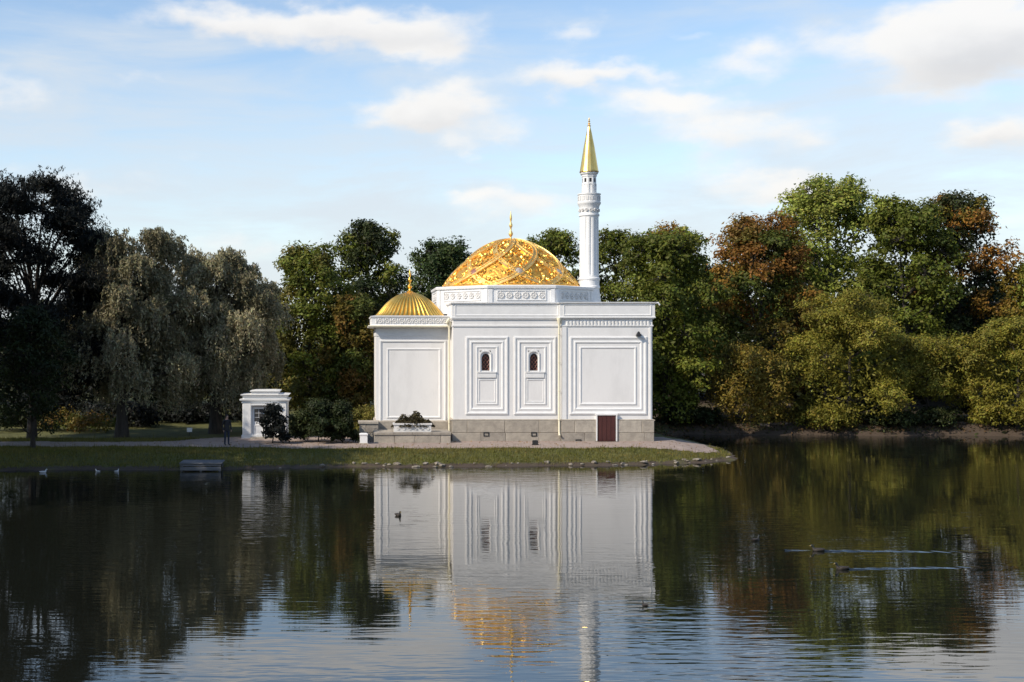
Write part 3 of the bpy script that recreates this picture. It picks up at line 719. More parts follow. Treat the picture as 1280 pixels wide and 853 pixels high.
fl_ = thing('ground_floodlight', (fx, fy, fg), 'small dark floodlight box on the gravel before the plinth', 'lamp')
MB().plan(fx - .16, fx + .16, fy - .1, fy + .1, [(0, fg + .05), (0, fg + .25), (-.03, fg + .28)]).build('housing', DARK, fl_)
MB().box(fx - .2, fx + .2, fy - .06, fy + .06, fg - .03, fg + .05).build('bracket', DARK, fl_)

# ------------------------------------------------------------------ white kiosk
kY = 78.8; kx0, kx1 = PX(303, kY), PX(358.5, kY); kg = gz1(kx0, kY) + .02
kz = lambda p: PZ(p, kY)
kio = thing('garden_kiosk', ((kx0 + kx1) / 2, kY + 1.3, kg), 'small white classical kiosk with stepped cornice and door by the path', 'kiosk')
kt = kz(502)
km = MB(); dxa, dxb = PX(315.5, kY), PX(347, kY)
holed(km, kx0, kx1, kg, kt, kY, [(dxa, dxb, kg, kz(508))], .22)
km.box(kx0 + .001, kx1 - .001, kY + .23, kY + 2.7, kg, kt - .002)
km.build('wall', TRIM, kio)
MB().plan(kx0, kx1, kY, kY + 2.7, [(.06, kg - .1), (.06, kg + .2), (.02, kg + .24), (-.04, kg + .24)], True, False).build('base', TRIM, kio)
MB().plan(kx0, kx1, kY, kY + 2.7, [(-.02, kt - .12), (.05, kt - .10), (.05, kt + .02), (.16, kt + .06), (.18, kt + .14), (-.02, kt + .16), (-.02, kt + .32), (.10, kt + .36), (.14, kt + .42), (-.2, kt + .46)], False, True).build('cornice', TRIM, kio)
MB().plan(PX(314, kY), PX(348, kY), kY, kY + 2.4, [(.0, kt + .44), (.0, kt + .58), (.08, kt + .61), (.09, kt + .66), (-.2, kt + .7)]).build('attic', TRIM, kio)
for a, b in ((304, 313.5), (348.5, 357.5)):
    m = MB().box(PX(a, kY), PX(b, kY), kY - .06, kY + .01, kg + .25, kt - .13); m.build('pilaster', TRIM, kio)
MB().box(dxa - .05, dxb + .05, kY - .30, kY - .003, kz(506.6), kz(505.0)).build('door_hood', TRIM, kio)
dw = (dxb - dxa) / 2
for s in (0, 1):
    a = dxa + s * dw; d = MB().box(a + .01, a + dw - .01, kY + .10, kY + .15, kg + .03, kz(508) - .02).build('door', WHITEP, kio)
    for r in range(3):
        for c in range(2):
            x0 = a + .10 + c * (dw - .2) / 2; z1 = kz(511.5) - r * .27
            MB().frame(x0 + .015, x0 + (dw - .2) / 2 - .015, z1 - .24, z1, kY + .10, [(0, .0), (0, .008), (.012, .008), (.012, .003)], True).build('pane', mat('kiosk_glass', (.05, .05, .05), .08) if r + c + s == 0 else bpy.data.materials['kiosk_glass'], d)
    MB().frame(a + .10, a + dw - .10, kg + .2, kg + .85, kY + .10, THIN).build('panel_moulding', TRIM, d)
    MB().tube([(a + (.08 if s else dw - .08), kY + .1, kg + 1.0), (a + (.08 if s else dw - .08), kY + .04, kg + 1.0), (a + (.16 if s else dw - .16), kY + .03, kg + 1.0)], .014, 6).build('handle', DARK, d)
MB().box(dxa - .1, dxb + .1, kY - .45, kY - .065, kg - .1, kg + .1).build('doorstep', STONE3, kio)

# small notice sign on a stick
sx, sy = PX(237, 81.5), 81.5; sg_ = gz1(sx, sy)
sgn = thing('notice_sign', (sx, sy, sg_), 'tiny white notice board on a stick in the grass', 'sign')
MB().tube([(sx, sy, sg_ - .1), (sx, sy, sg_ + .5)], .025, 6).build('post', DARK, sgn)
MB().box(sx - .17, sx + .17, sy - .05, sy - .026, sg_ + .25, sg_ + .52).build('board', WHITEP, sgn)

# wooden landing at the dark bank
lY = 64.0; l0, l1 = PX(224, lY), PX(277, lY)
ld = thing('wooden_landing', ((l0 + l1) / 2, lY + .8, 0), 'grey wooden landing stage at the shaded water edge', 'landing')
n = 9
for i in range(5):
    MB().box(l0, l1, lY - .02 + i * .36, lY + .32 + i * .36, .40, .45).build('plank', WOOD, ld)
MB().box(l0 + .04, l1 - .04, lY + .02, lY + .07, .06, .25).build('fascia_board', WOOD, ld)
MB().box(l0 + .04, l1 - .04, lY + .03, lY + .08, .29, .38).build('fascia_board', WOOD, ld)
for x in (l0 + .12, (l0 + l1) / 2, l1 - .12):
    for y in (lY + .15, lY + 1.5): MB().tube([(x, y, -1.2), (x, y, .40)], .06, 8).build('post', WOOD, ld)

# ------------------------------------------------------------------ trees and shrubs
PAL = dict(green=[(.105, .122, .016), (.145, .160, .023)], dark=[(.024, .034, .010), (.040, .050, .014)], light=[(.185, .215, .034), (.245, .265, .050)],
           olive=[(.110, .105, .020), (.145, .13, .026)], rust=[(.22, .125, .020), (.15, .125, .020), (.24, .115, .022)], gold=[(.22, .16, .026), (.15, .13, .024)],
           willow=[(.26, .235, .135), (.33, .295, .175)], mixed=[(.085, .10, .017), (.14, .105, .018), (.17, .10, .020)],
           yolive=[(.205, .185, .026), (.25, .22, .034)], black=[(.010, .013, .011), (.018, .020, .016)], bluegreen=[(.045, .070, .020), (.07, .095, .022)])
def unit(n): d = RS.normal(size=(n, 3)); return d / np.linalg.norm(d, axis=1)[:, None]
def leaf_mesh(name, C, N_, A, size, width, tint):
    """pointed leaf quads: centre, normal, long axis, length, width ratio, colour"""
    n = len(C)
    A = A - N_ * (A * N_).sum(1)[:, None]; A /= np.linalg.norm(A, axis=1)[:, None] + 1e-9
    B = np.cross(N_, A)
    s = size[:, None] * .5
    v = np.empty((n, 4, 3)); v[:, 0] = C - A * s; v[:, 1] = C + B * s * width - N_ * s * .25; v[:, 2] = C + A * s; v[:, 3] = C - B * s * width - N_ * s * .25
    me = bpy.data.meshes.new(name)
    me.vertices.add(4 * n); me.vertices.foreach_set('co', v.ravel())
    me.loops.add(4 * n); me.loops.foreach_set('vertex_index', np.arange(4 * n, dtype=np.int32))
    me.polygons.add(n); me.polygons.foreach_set('loop_start', np.arange(0, 4 * n, 4, dtype=np.int32))
    me.update(calc_edges=True)
    a = me.attributes.new('tint', 'FLOAT_COLOR', 'FACE')
    a.data.foreach_set('color', np.concatenate([np.clip(tint, 0, 1), np.ones((n, 1))], 1).astype(np.float32).ravel())
    me.materials.append(LEAF)
    return me
def prof_r(style, t):
    if style == 'cone': return max(.08, (1 - t) ** .75 * (1 if t > .12 else .6 + 3.3 * t))
    if style == 'broad': return sin(pi * min(1, (t * .80 + .14))) ** .5
    if style == 'clumpy': return sin(pi * min(1, (t * .80 + .14))) ** .5
    if style == 'bush': return (max(0, 1 - t ** 2.2)) ** .5
    return sin(pi * min(1, t * .84 + .14)) ** .62
def grow(base, H, R, zbot, style, pal, leaves, lsize, seed, top_pal=None, sparse=1.0, lean=(0, 0), droop=0.):
    """returns trunk MB (world) and leaf arrays (world)"""
    rs = np.random.RandomState(seed)
    bx, by, bz = base
    tb = MB(); tr = max(.05, H * .019) if style != 'bush' else .05
    hz = H * (.86 if style != 'bush' else .6)
    tp = []; 
    for i in range(9):
        f = i / 8; tp.append(np.array([bx + lean[0] * f * f + (rs.normal() * .03 * H * f * .35 if i else 0), by + lean[1] * f * f + (rs.normal() * .03 * H * f * .35 if i else 0), bz - .3 + (hz + .3) * f]))
    tb.tube(tp, [tr * (1.35 if i == 0 else 1.0) * (1 - .86 * i / 8) for i in range(9)], 9)
    nl = {'bush': 10, 'clumpy': 17}.get(style, 28)
    C, Nn, A, Sz, T = [], [], [], [], []
    ch = bz + H - zbot
    lobes = []
    for i in range(nl):
        t = ((i + .5) / nl) ** .85; t = min(.97, max(.03, t + rs.uniform(-.04, .04)))
        rr = prof_r(style, t) * R; az = i * 2.39996 + rs.uniform(-.5, .5)
        lr = max(R * .24, R * rs.uniform(.30, .46) * (.6 + .4 * prof_r(style, t)))
        if style == 'clumpy': lr = R * rs.uniform(.24, .36)
        if style == 'cone': lr = max(R * .22, rr * .62)
        q = max(0, rr - lr * .62) * rs.uniform(.75, 1.05)
        c = np.array([bx + lean[0] * .7 + q * cos(az), by + lean[1] * .7 + q * sin(az), min(zbot + ch * t, bz + H - lr * .62)])
        lobes.append((c, lr, t))
    lobes.append((np.array([bx + lean[0], by + lean[1], bz + H - R * .24]), R * .30, .95))
    for q in range(4 if style != 'bush' else 0): lobes.append((np.array([bx + lean[0] + R * .42 * cos(q * 1.571 + seed), by + lean[1] + R * .42 * sin(q * 1.571 + seed), bz + H - R * rs.uniform(.34, .55)]), R * rs.uniform(.26, .34), .9))
    tot = sum(l[1] ** 2 for l in lobes)
    P = PAL[pal]; PT = PAL[top_pal] if top_pal else P
    for c, lr, t in lobes:
        # limb to the lobe
        s0 = tp[max([1] + [i for i in range(1, 9) if tp[i][2] < c[2] - .10 * H])]
        mid = (s0 * .5 + c * .5) + np.array([0, 0, -.06 * R])
        tb.tube([s0, mid, c], [tr * .30, tr * .19, tr * .06], 6)
        nc = 13
        dirs = np.array([d / np.linalg.norm(d) for d in (rs.normal(size=(nc, 3)) + np.array([0, 0, .35]))])
        pc = P if rs.uniform() > t * .9 or top_pal is None else PT
        lobe_col = np.array(pc[rs.randint(len(pc))]) * rs.uniform(.82, 1.18)
        for d in dirs:
            cc = c + d * lr * rs.uniform(.55, .98) * np.array([1, 1, .85]); cr = lr * rs.uniform(.30, .48)
            if cc[2] < bz + .25: continue
            tb.tube([c + (cc - c) * .1, cc], [tr * .10, tr * .03], 4, False)
            n = int(leaves * (lr ** 2 / tot) / nc * sparse * rs.uniform(.7, 1.3))
            if n < 1: continue
            u = rs.normal(size=(n, 3)); u /= np.linalg.norm(u, axis=1)[:, None]
            rad = rs.uniform(0, 1, n) ** .45
            p = cc + u * (cr * rad)[:, None] * np.array([1.15, 1.15, .75])
            p += rs.normal(size=(n, 3)) * lsize * .5
            if droop: p[:, 2] -= droop * rs.uniform(0, 1, n) ** 2 * cr
            nm = u * .55 + d * .45 + np.array([0, 0, .45]) + rs.normal(size=(n, 3)) * .5; nm /= np.linalg.norm(nm, axis=1)[:, None]
            a = rs.normal(size=(n, 3)) + np.array([0, 0, -.5])
            cl = lobe_col * rs.uniform(.78, 1.22)
            hue = rs.uniform(.75, 1.25, (n, 1)) * (1 + rs.normal(size=(n, 3)) * .07)
            C.append(p); Nn.append(nm); A.append(a); Sz.append(lsize * rs.uniform(.6, 1.3, n)); T.append(cl * hue)
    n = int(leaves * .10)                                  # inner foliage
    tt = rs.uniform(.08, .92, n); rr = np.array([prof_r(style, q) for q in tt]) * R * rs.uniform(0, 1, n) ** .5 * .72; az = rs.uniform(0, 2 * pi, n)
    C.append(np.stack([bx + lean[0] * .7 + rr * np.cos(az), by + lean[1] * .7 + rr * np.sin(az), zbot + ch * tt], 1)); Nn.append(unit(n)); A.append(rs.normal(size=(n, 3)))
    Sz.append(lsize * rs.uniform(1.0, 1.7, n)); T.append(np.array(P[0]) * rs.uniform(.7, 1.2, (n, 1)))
    C, Nn, A, Sz, T = (np.concatenate(q) for q in (C, Nn, A, Sz, T))
    k = C[:, 2] > bz + .1
    return tb, (C[k], Nn[k], A[k], Sz[k], T[k])
def tree(name, label, cat, base, H, R, zbot, style, pal, leaves, lsize, seed, group=None, width=.55, **kw):
    t = thing(name, base, label, cat, group)
    tb, (C, N_, A, Sz, T) = grow(base, H, R, zbot, style, pal, leaves, lsize, seed, **kw)
    tb.build('trunk' if cat == 'tree' else 'stem', BARK, t, True)
    me = leaf_mesh('crown', C - np.array(base), N_, A, Sz, width, T)
    o = bpy.data.objects.new('crown' if cat == 'tree' else 'foliage', me); link(o, t)
    return t
def ptree(name, label, cx, top, bot, halfw, Y, style, pal, leaves, lsize, seed, cat='tree', tx=None, group=None, **kw):
    """tree given by its outline in the photograph and the distance of its foot"""
    x = PX(cx, Y); x0 = PX(tx, Y) if tx is not None else x
    g = gz1(x0, Y); H = PZ(top, Y) - g; R = halfw * Y / F
    return tree(name, label, cat, (x0, Y, g), H, R, max(g + .2, PZ(bot, Y)), style, pal, leaves, lsize, seed, group, lean=(x - x0, 0), **kw)

def willow(label, cx, top, bot, halfw, Y, tx, seed, strands, pal='willow', trad=.42, up=False):
    rs = np.random.RandomState(seed)
    x = PX(cx, Y); x0 = PX(tx, Y); g = gz1(x0, Y); base = (x0, Y, g); H = PZ(top, Y) - g; R = halfw * Y / F; zb_ = PZ(bot, Y)
    t = thing('dark_tree' if up else 'willow_tree', base, label, 'tree', None if up else 'willows on the bank')
    tb = MB(); tp = [np.array([x0 + (x - x0) * f * f + rs.normal() * .06 * f, Y + rs.normal() * .1 * f, g - .3 + (H * .75 + .3) * f]) for f in np.linspace(0, 1, 8)]
    tb.tube(tp, [trad * (1.3 if i == 0 else 1) * (1 - .8 * i / 7) for i in range(8)], 10)
    C, Nn, A, Sz, T = [], [], [], [], []
    nb = 40; P = PAL[pal]
    for i in range(nb):
        f = (i + .5) / nb; az = i * 2.39996 + rs.uniform(-.4, .4); tt = .20 + .76 * f ** .9
        zc = g + H * tt; rr = R * prof_r('broad', (tt - .16) / .84) * rs.uniform(.45, .92)
        c = np.array([x + rr * cos(az), Y + rr * sin(az), zc])
        s0 = tp[min(7, int((.25 + .5 * f) * 8))]
        tb.tube([s0, s0 * .45 + c * .55 + np.array([0, 0, .25 * R * .4]), c], [trad * .34, trad * .2, .03], 6)
        cl = np.array(P[rs.randint(len(P))]) * rs.uniform(.8, 1.2)
        br = R * rs.uniform(.22, .36)
        for k in range(strands // nb):
            u = rs.normal(size=3); u /= np.linalg.norm(u); u[2] = abs(u[2]) * .8
            p0 = c + u * br * rs.uniform(.4, 1.0)
            out = np.array([p0[0] - x, p0[1] - Y, 0]); out /= np.linalg.norm(out) + 1e-6
            L = rs.uniform(.6, 1.9) * (1.25 if tt < .6 else .8)
            m = 22; s = np.linspace(0, 1, m)
            pts = p0 + out * (np.sqrt(s) * .45 * rs.uniform(.4, 1.2))[:, None] + np.array([0, 0, 1.]) * ((.35 * s - 1.15 * s * s) * L)[:, None] + rs.normal(size=(m, 3)) * .06
            if up:
                d = out * rs.uniform(.2, 1.) + np.array([0, 0, 1.]) * rs.uniform(.0, 1.) + rs.normal(size=3) * .3
                pts = p0 + d * (s * L * .9)[:, None] - np.array([0, 0, .35]) * (s * s * L)[:, None] + rs.normal(size=(m, 3)) * .07
                if k % 3 == 0: tb.tube([c, pts[0], pts[11], pts[-1]], [.022, .016, .010, .004], 4, False)
            elif k % 3 == 0: pts[:, 2] += s * .75 * L           # upright twigs at the crown's edge
            n_ = rs.normal(size=(m, 3)) + out * .6 + np.array([0, 0, .5]); n_ /= np.linalg.norm(n_, axis=1)[:, None]
            a = np.tile(np.array([0, 0, -1.]) + out * .3, (m, 1)) + rs.normal(size=(m, 3)) * .45
            C.append(pts); Nn.append(n_); A.append(a); Sz.append(rs.uniform(.14, .28, m)); T.append(cl * rs.uniform(.7, 1.3, (m, 1)) * (1 + rs.normal(size=(m, 3)) * .05))
    n = 5000; tt = rs.uniform(.25, .93, n); az = rs.uniform(0, 2 * pi, n); rr = np.array([prof_r('broad', (q - .16) / .84) for q in tt]) * R * rs.uniform(0, 1, n) ** .5 * .8
    C.append(np.stack([x + rr * np.cos(az), Y + rr * np.sin(az), g + H * tt], 1)); q = rs.normal(size=(n, 3)); Nn.append(q / np.linalg.norm(q, axis=1)[:, None]); A.append(rs.normal(size=(n, 3)) + np.array([0, 0, -1.]))
    Sz.append(rs.uniform(.2, .42, n)); T.append(np.array(P[0]) * rs.uniform(.6, 1.1, (n, 1)))
    C, Nn, A, Sz, T = (np.concatenate(q) for q in (C, Nn, A, Sz, T)); k = (C[:, 2] > np.maximum(g + .4, zb_ - .6 + .8 * np.sin(C[:, 0] * 1.7) * .8))
    tb.build('trunk', BARK, t, True)
    o = bpy.data.objects.new('crown', leaf_mesh('crown', C[k] - np.array(base), Nn[k], A[k], Sz[k], .34, T[k])); link(o, t)
    return t

TG = 'trees beyond the water'
willow('tall blackish loose-branched tree left of the grey willows', 48, 228, 470, 96, 79, 40, 3, 5200, pal='black', trad=.3, up=True)  # near-black leaf colour has the shade on this tree put into it
willow('grey-green willow with a thick trunk left of the standing person', 160, 291, 515, 86, 80.0, 152, 5, 5200)
willow('silvery rounded willow directly behind the standing person', 277, 318, 512, 72, 83.5, 270, 8, 4800, trad=.46)
ptree('young_tree', 'slender shaded young tree on the grass edge of the bank', 42, 385, 530, 52, 71.5, 'oval', 'dark', 9000, .2, 12, tx=41)
ptree('broadleaf_tree', 'yellowish green knobbly tree rising behind the kiosk and bushes', 388, 310, 520, 58, 92, 'broad', 'olive', 24000, .26, 21, top_pal='green')
ptree('broadleaf_tree', 'tall dark green tree standing left of the small ribbed dome', 458, 279, 500, 60, 99, 'oval', 'green', 24000, .28, 22, top_pal='dark')
ptree('broadleaf_tree', 'low brownish tree between the kiosk trees and the annex wall', 440, 372, 528, 42, 90, 'broad', 'mixed', 14000, .25, 23)
ptree('broadleaf_tree', 'deep green round tree between the small dome and the great dome', 553, 303, 470, 58, 106, 'broad', 'bluegreen', 20000, .28, 24)
ptree('broadleaf_tree', 'airy light green tree just left of the minaret shaft', 690, 288, 470, 48, 112, 'broad', 'light', 14000, .28, 25, top_pal='green')
ptree('broadleaf_tree', 'airy light green tree just right of the minaret shaft', 768, 290, 470, 42, 112, 'broad', 'green', 12000, .28, 26)
ptree('autumn_tree', 'orange-tipped thin tree top behind the green tree by the minaret', 838, 279, 470, 46, 110, 'broad', 'light', 11000, .28, 27, top_pal='rust')
ptree('broadleaf_tree', 'big full green tree beside the right-hand wall of the pavilion', 832, 290, 545, 72, 93.4, 'broad', 'green', 34000, .27, 28)
ptree('autumn_tree', 'rusty autumn tree between two green trees across the water', 950, 272, 500, 72, 99, 'broad', 'mixed', 30000, .28, 29, top_pal='rust')
ptree('weeping_tree', 'low golden brown weeping tree overhanging the far bank', 938, 430, 536, 56, 91.8, 'broad', 'gold', 15000, .22, 30, droop=2.6, width=.4)
ptree('broadleaf_tree', 'tallest bright green tree of the far bank', 1035, 224, 480, 76, 108, 'broad', 'light', 32000, .3, 31, top_pal='light')
ptree('broadleaf_tree', 'dense mid green tree right of the tallest tree', 1130, 248, 490, 66, 103, 'broad', 'green', 28000, .29, 32)
ptree('autumn_tree', 'brown and orange topped dark tree at the end of the tall row', 1200, 246, 490, 66, 106, 'broad', 'dark', 26000, .29, 33, top_pal='rust')
ptree('shrub_willow', 'large yellow-olive willow bush leaning over the far bank', 1062, 372, 545, 84, 90.9, 'clumpy', 'yolive', 34000, .22, 34, width=.4)
ptree('shrub_willow', 'smaller yellow-olive willow bush beside the large one', 1160, 424, 500, 66, 93.5, 'clumpy', 'yolive', 20000, .22, 35, width=.4)
ptree('broadleaf_tree', 'pale yellow-green tree beyond the willow bushes at the row end', 1290, 332, 500, 50, 103, 'broad', 'light', 18000, .28, 36, top_pal='gold')
ptree('shrub_willow', 'yellow-green willow bush hanging over the water at the row end', 1272, 400, 546, 66, 89.6, 'clumpy', 'yolive', 28000, .22, 37, width=.4)
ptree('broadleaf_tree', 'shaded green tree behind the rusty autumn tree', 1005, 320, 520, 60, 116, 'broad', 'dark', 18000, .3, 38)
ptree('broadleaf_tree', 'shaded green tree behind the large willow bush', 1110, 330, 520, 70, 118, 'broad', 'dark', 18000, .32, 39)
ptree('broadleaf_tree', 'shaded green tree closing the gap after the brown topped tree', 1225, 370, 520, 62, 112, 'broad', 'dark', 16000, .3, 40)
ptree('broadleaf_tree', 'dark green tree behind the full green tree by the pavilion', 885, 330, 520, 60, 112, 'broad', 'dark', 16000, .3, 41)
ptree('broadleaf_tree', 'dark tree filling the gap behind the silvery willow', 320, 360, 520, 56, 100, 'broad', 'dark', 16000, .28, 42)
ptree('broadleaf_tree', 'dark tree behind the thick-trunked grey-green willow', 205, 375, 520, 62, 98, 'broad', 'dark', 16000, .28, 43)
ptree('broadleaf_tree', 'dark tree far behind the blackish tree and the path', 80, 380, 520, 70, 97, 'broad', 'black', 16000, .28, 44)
# trees further along the near bank, whose shade falls on the spit
for i, (x, y, H, R) in enumerate(((-22.6, 57.5, 20, 5.2), (-25.5, 63.5, 18, 5.4), (-25.2, 69.5, 16, 4.6), (-31, 56, 20, 6), (-33, 66, 19, 6.5), (-22, 50, 20, 5.6))):
    g = gz1(x, y); tree('bank_tree', 'shade tree on the left bank outside the view', 'tree', (x, y, g), H, R, g + 3, 'broad', 'dark', 9000, .4, 60 + i, 'shade trees along the bank')

# bushes
ptree('bush', 'dark leafy bush in front of the white kiosk', 341, 507, 555, 20, 75, 'bush', 'black', 4200, .17, 50, cat='bush')
ptree('bush', 'wide dark green bush between the kiosk and the terrace', 398, 501, 556, 38, 76, 'bush', 'dark', 11000, .18, 51, cat='bush')
ptree('bush', 'upright dark bush next to the white bollard', 428, 503, 553, 22, 75.4, 'bush', 'dark', 7000, .17, 52, cat='bush')
ptree('bush', 'rounded clipped green bush behind the low stone wall', 455, 510, 545, 28, 83, 'bush', 'olive', 4200, .16, 53, cat='bush')
ptree('bush', 'low shrub of brownish leaves behind the path', 95, 520, 546, 60, 86, 'bush', 'mixed', 4200, .2, 54, cat='bush')
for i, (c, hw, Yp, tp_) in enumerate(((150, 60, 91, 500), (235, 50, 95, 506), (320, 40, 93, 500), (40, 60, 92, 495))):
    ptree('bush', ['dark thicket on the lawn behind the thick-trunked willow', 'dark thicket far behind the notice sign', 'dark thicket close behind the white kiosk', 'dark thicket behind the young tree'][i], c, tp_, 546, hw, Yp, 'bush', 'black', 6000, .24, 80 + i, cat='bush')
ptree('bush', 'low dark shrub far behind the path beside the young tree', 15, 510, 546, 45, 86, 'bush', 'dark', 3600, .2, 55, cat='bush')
for i, (c, t, hw, Yp, pl_) in enumerate(((848, 505, 30, 92, 'dark'), (1010, 498, 26, 92.4, 'olive'), (1218, 490, 34, 96, 'dark'), (1090, 505, 26, 91.5, 'dark'), (965, 508, 22, 94, 'dark'), (1040, 508, 40, 90.6, 'yolive'), (1165, 512, 34, 90.9, 'dark'), (880, 512, 26, 91.8, 'dark'), (1118, 516, 30, 90.4, 'dark'), (1250, 505, 40, 89.9, 'yolive'))):  # dark shrubs over the water are added to darken the shaded bank edge
    ptree('bush', ['dark bush at the foot of the full green tree', 'olive bush under the golden weeping tree', 'dark bush in the shade beside the far path', 'dark bush at the foot of the large willow bush', 'dark bush behind the golden weeping tree', 'olive foliage at the water edge below the large willow bush', 'added dark bush overhanging the water below the smaller willow bush', 'dark bush in the corner of the bank right of the full green tree', 'added dark foliage over the water between the two olive willow bushes', 'yellow-olive foliage at the water edge at the row end'][i], c, t, 545, hw, Yp, 'bush', pl_, 3500, .2, 70 + i, cat='bush')
# plant in the planter
pb = (PX(516, 76), 75.95, pz1 - .06)
ptt = thing('planter_plant', pb, 'brownish trailing plant growing out of the stone trough', 'plant')
rs = np.random.RandomState(4); m = 1700
ang = rs.uniform(0, 2 * pi, m); rr = rs.uniform(0, 1, m) ** .6
C = np.stack([pb[0] + rr * cos(0) * np.cos(ang) * 1.3, pb[1] + rr * np.sin(ang) * .42 - .05, pb[2] + .04 + (1 - rr ** 2) * rs.uniform(.15, .80, m) * (.75 + .25 * np.sin(np.cos(ang) * 9 * rr)) - rr ** 3 * .2], 1)
N_ = rs.normal(size=(m, 3)) + np.array([0, -.4, .8]); N_ /= np.linalg.norm(N_, axis=1)[:, None]
o = bpy.data.objects.new('foliage', leaf_mesh('foliage', C - np.array(pb), N_, rs.normal(size=(m, 3)), rs.uniform(.10, .22, m), .5, np.array((.085, .07, .032)) * rs.uniform(.4, 1.5, (m, 1)))); link(o, ptt)
sm = MB()
for i in range(14):
    a = i * 2.4; q = .35 + .6 * (i % 5) / 5
    sm.tube([(pb[0] + .1 * cos(a), pb[1], pb[2] - .04), (pb[0] + q * .6 * cos(a), pb[1] + .15 * sin(a), pb[2] + .55), (pb[0] + q * 1.1 * cos(a), pb[1] + .3 * sin(a), pb[2] + .2)], .012, 4)
sm.build('stem', BARK, ptt)

# distant wood that closes the view below the tree tops
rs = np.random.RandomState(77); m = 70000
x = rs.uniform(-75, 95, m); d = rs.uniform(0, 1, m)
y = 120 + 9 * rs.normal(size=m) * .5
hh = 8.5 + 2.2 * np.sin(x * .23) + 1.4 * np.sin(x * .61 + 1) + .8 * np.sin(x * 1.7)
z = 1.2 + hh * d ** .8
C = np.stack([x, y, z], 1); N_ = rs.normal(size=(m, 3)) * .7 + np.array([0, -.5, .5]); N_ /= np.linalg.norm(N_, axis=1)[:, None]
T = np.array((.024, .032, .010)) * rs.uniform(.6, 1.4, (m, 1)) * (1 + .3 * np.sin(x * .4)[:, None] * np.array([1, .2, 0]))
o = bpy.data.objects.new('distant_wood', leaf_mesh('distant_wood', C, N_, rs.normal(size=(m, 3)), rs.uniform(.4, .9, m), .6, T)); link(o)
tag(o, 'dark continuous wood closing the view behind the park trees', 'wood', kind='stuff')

# ------------------------------------------------------------------ grass, fallen leaves, shore stones
rs = np.random.RandomState(15); m = 150000
x = rs.uniform(-24, 24, m); y = rs.uniform(64, 79, m)
c3 = np.stack([x, y, x * 0], 1); s = signed(x, y)
k = (s > .15) & ~keep_main(c3) & (y < 77 + 3 * (x < -2)) & ((s > .5) | (rs.uniform(size=m) > .4)); x, y, s = x[k], y[k], s[k]; z = gz(x, y); m = len(x)
h = rs.uniform(.05, .15, m) * np.where(rs.uniform(size=m) > .93, 2.4, 1); a = rs.uniform(0, 2 * pi, m); wd = .018
v = np.empty((m, 3, 3)); v[:, 0] = np.stack([x - np.cos(a) * wd, y - np.sin(a) * wd, z - .02], 1); v[:, 1] = np.stack([x + np.cos(a) * wd, y + np.sin(a) * wd, z - .02], 1)
v[:, 2] = np.stack([x + rs.normal(size=m) * .04, y + rs.normal(size=m) * .04, z + h], 1)
me = bpy.data.meshes.new('grass'); me.vertices.add(3 * m); me.vertices.foreach_set('co', v.ravel()); me.loops.add(3 * m); me.loops.foreach_set('vertex_index', np.arange(3 * m, dtype=np.int32))
me.polygons.add(m); me.polygons.foreach_set('loop_start', np.arange(0, 3 * m, 3, dtype=np.int32)); me.update(calc_edges=True)
pn = np.sin(x * .9) * np.sin(y * 1.3 + x * .4) * .5 + .5
T = (np.array((.12, .125, .022))[None] * (1 - pn[:, None] * .5) + np.array((.23, .175, .055))[None] * (pn[:, None] * .5)) * rs.uniform(.6, 1.35, (m, 1))
at = me.attributes.new('tint', 'FLOAT_COLOR', 'FACE'); at.data.foreach_set('color', np.concatenate([T, np.ones((m, 1))], 1).astype(np.float32).ravel()); me.materials.append(LEAF)
o = bpy.data.objects.new('grass', me); link(o); tag(o, 'short uneven grass covering the bank of the spit', 'grass', kind='stuff')
m = 1500
x = rs.uniform(-20, 23, m); y = rs.uniform(66, 76.4, m); k = signed(x, y) > .3; x, y = x[k], y[k]; m = len(x)
C = np.stack([x, y, gz(x, y) + .06], 1); N_ = rs.normal(size=(m, 3)) * .4 + np.array([0, 0, 1.]); N_ /= np.linalg.norm(N_, axis=1)[:, None]
o = bpy.data.objects.new('fallen_leaves', leaf_mesh('fallen_leaves', C, N_, rs.normal(size=(m, 3)), rs.uniform(.06, .13, m), .6, np.array((.24, .14, .04)) * rs.uniform(.5, 1.5, (m, 1)))); link(o)
tag(o, 'scattered yellow fallen leaves on bank and gravel', 'leaves', kind='stuff')

m = 16000                                               # low herbs and leaf litter under the far trees
x = rs.uniform(22, 56, m); y = rs.uniform(86, 97, m); sd_ = signed(x, y); k = (sd_ > .08) & (rs.uniform(size=m) < np.clip(.35 + .65 * np.sin(x * 1.1 + np.sin(x * 2.7)) ** 2, 0, 1)); x, y = x[k], y[k]; m = len(x)
C = np.stack([x, y, gz(x, y) + rs.uniform(.02, .30, m) ** 1.3], 1); N_ = rs.normal(size=(m, 3)) * .6 + np.array([0, -.3, 1.]); N_ /= np.linalg.norm(N_, axis=1)[:, None]
tn = np.where(rs.uniform(size=(m, 1)) < .55, np.array((.045, .055, .014)), np.array((.11, .065, .028))) * rs.uniform(.5, 1.4, (m, 1))
o = bpy.data.objects.new('undergrowth', leaf_mesh('undergrowth', C, N_, rs.normal(size=(m, 3)), rs.uniform(.12, .30, m), .55, tn)); link(o)
tag(o, 'low herbs and leaf litter along the far bank', 'undergrowth', kind='stuff')

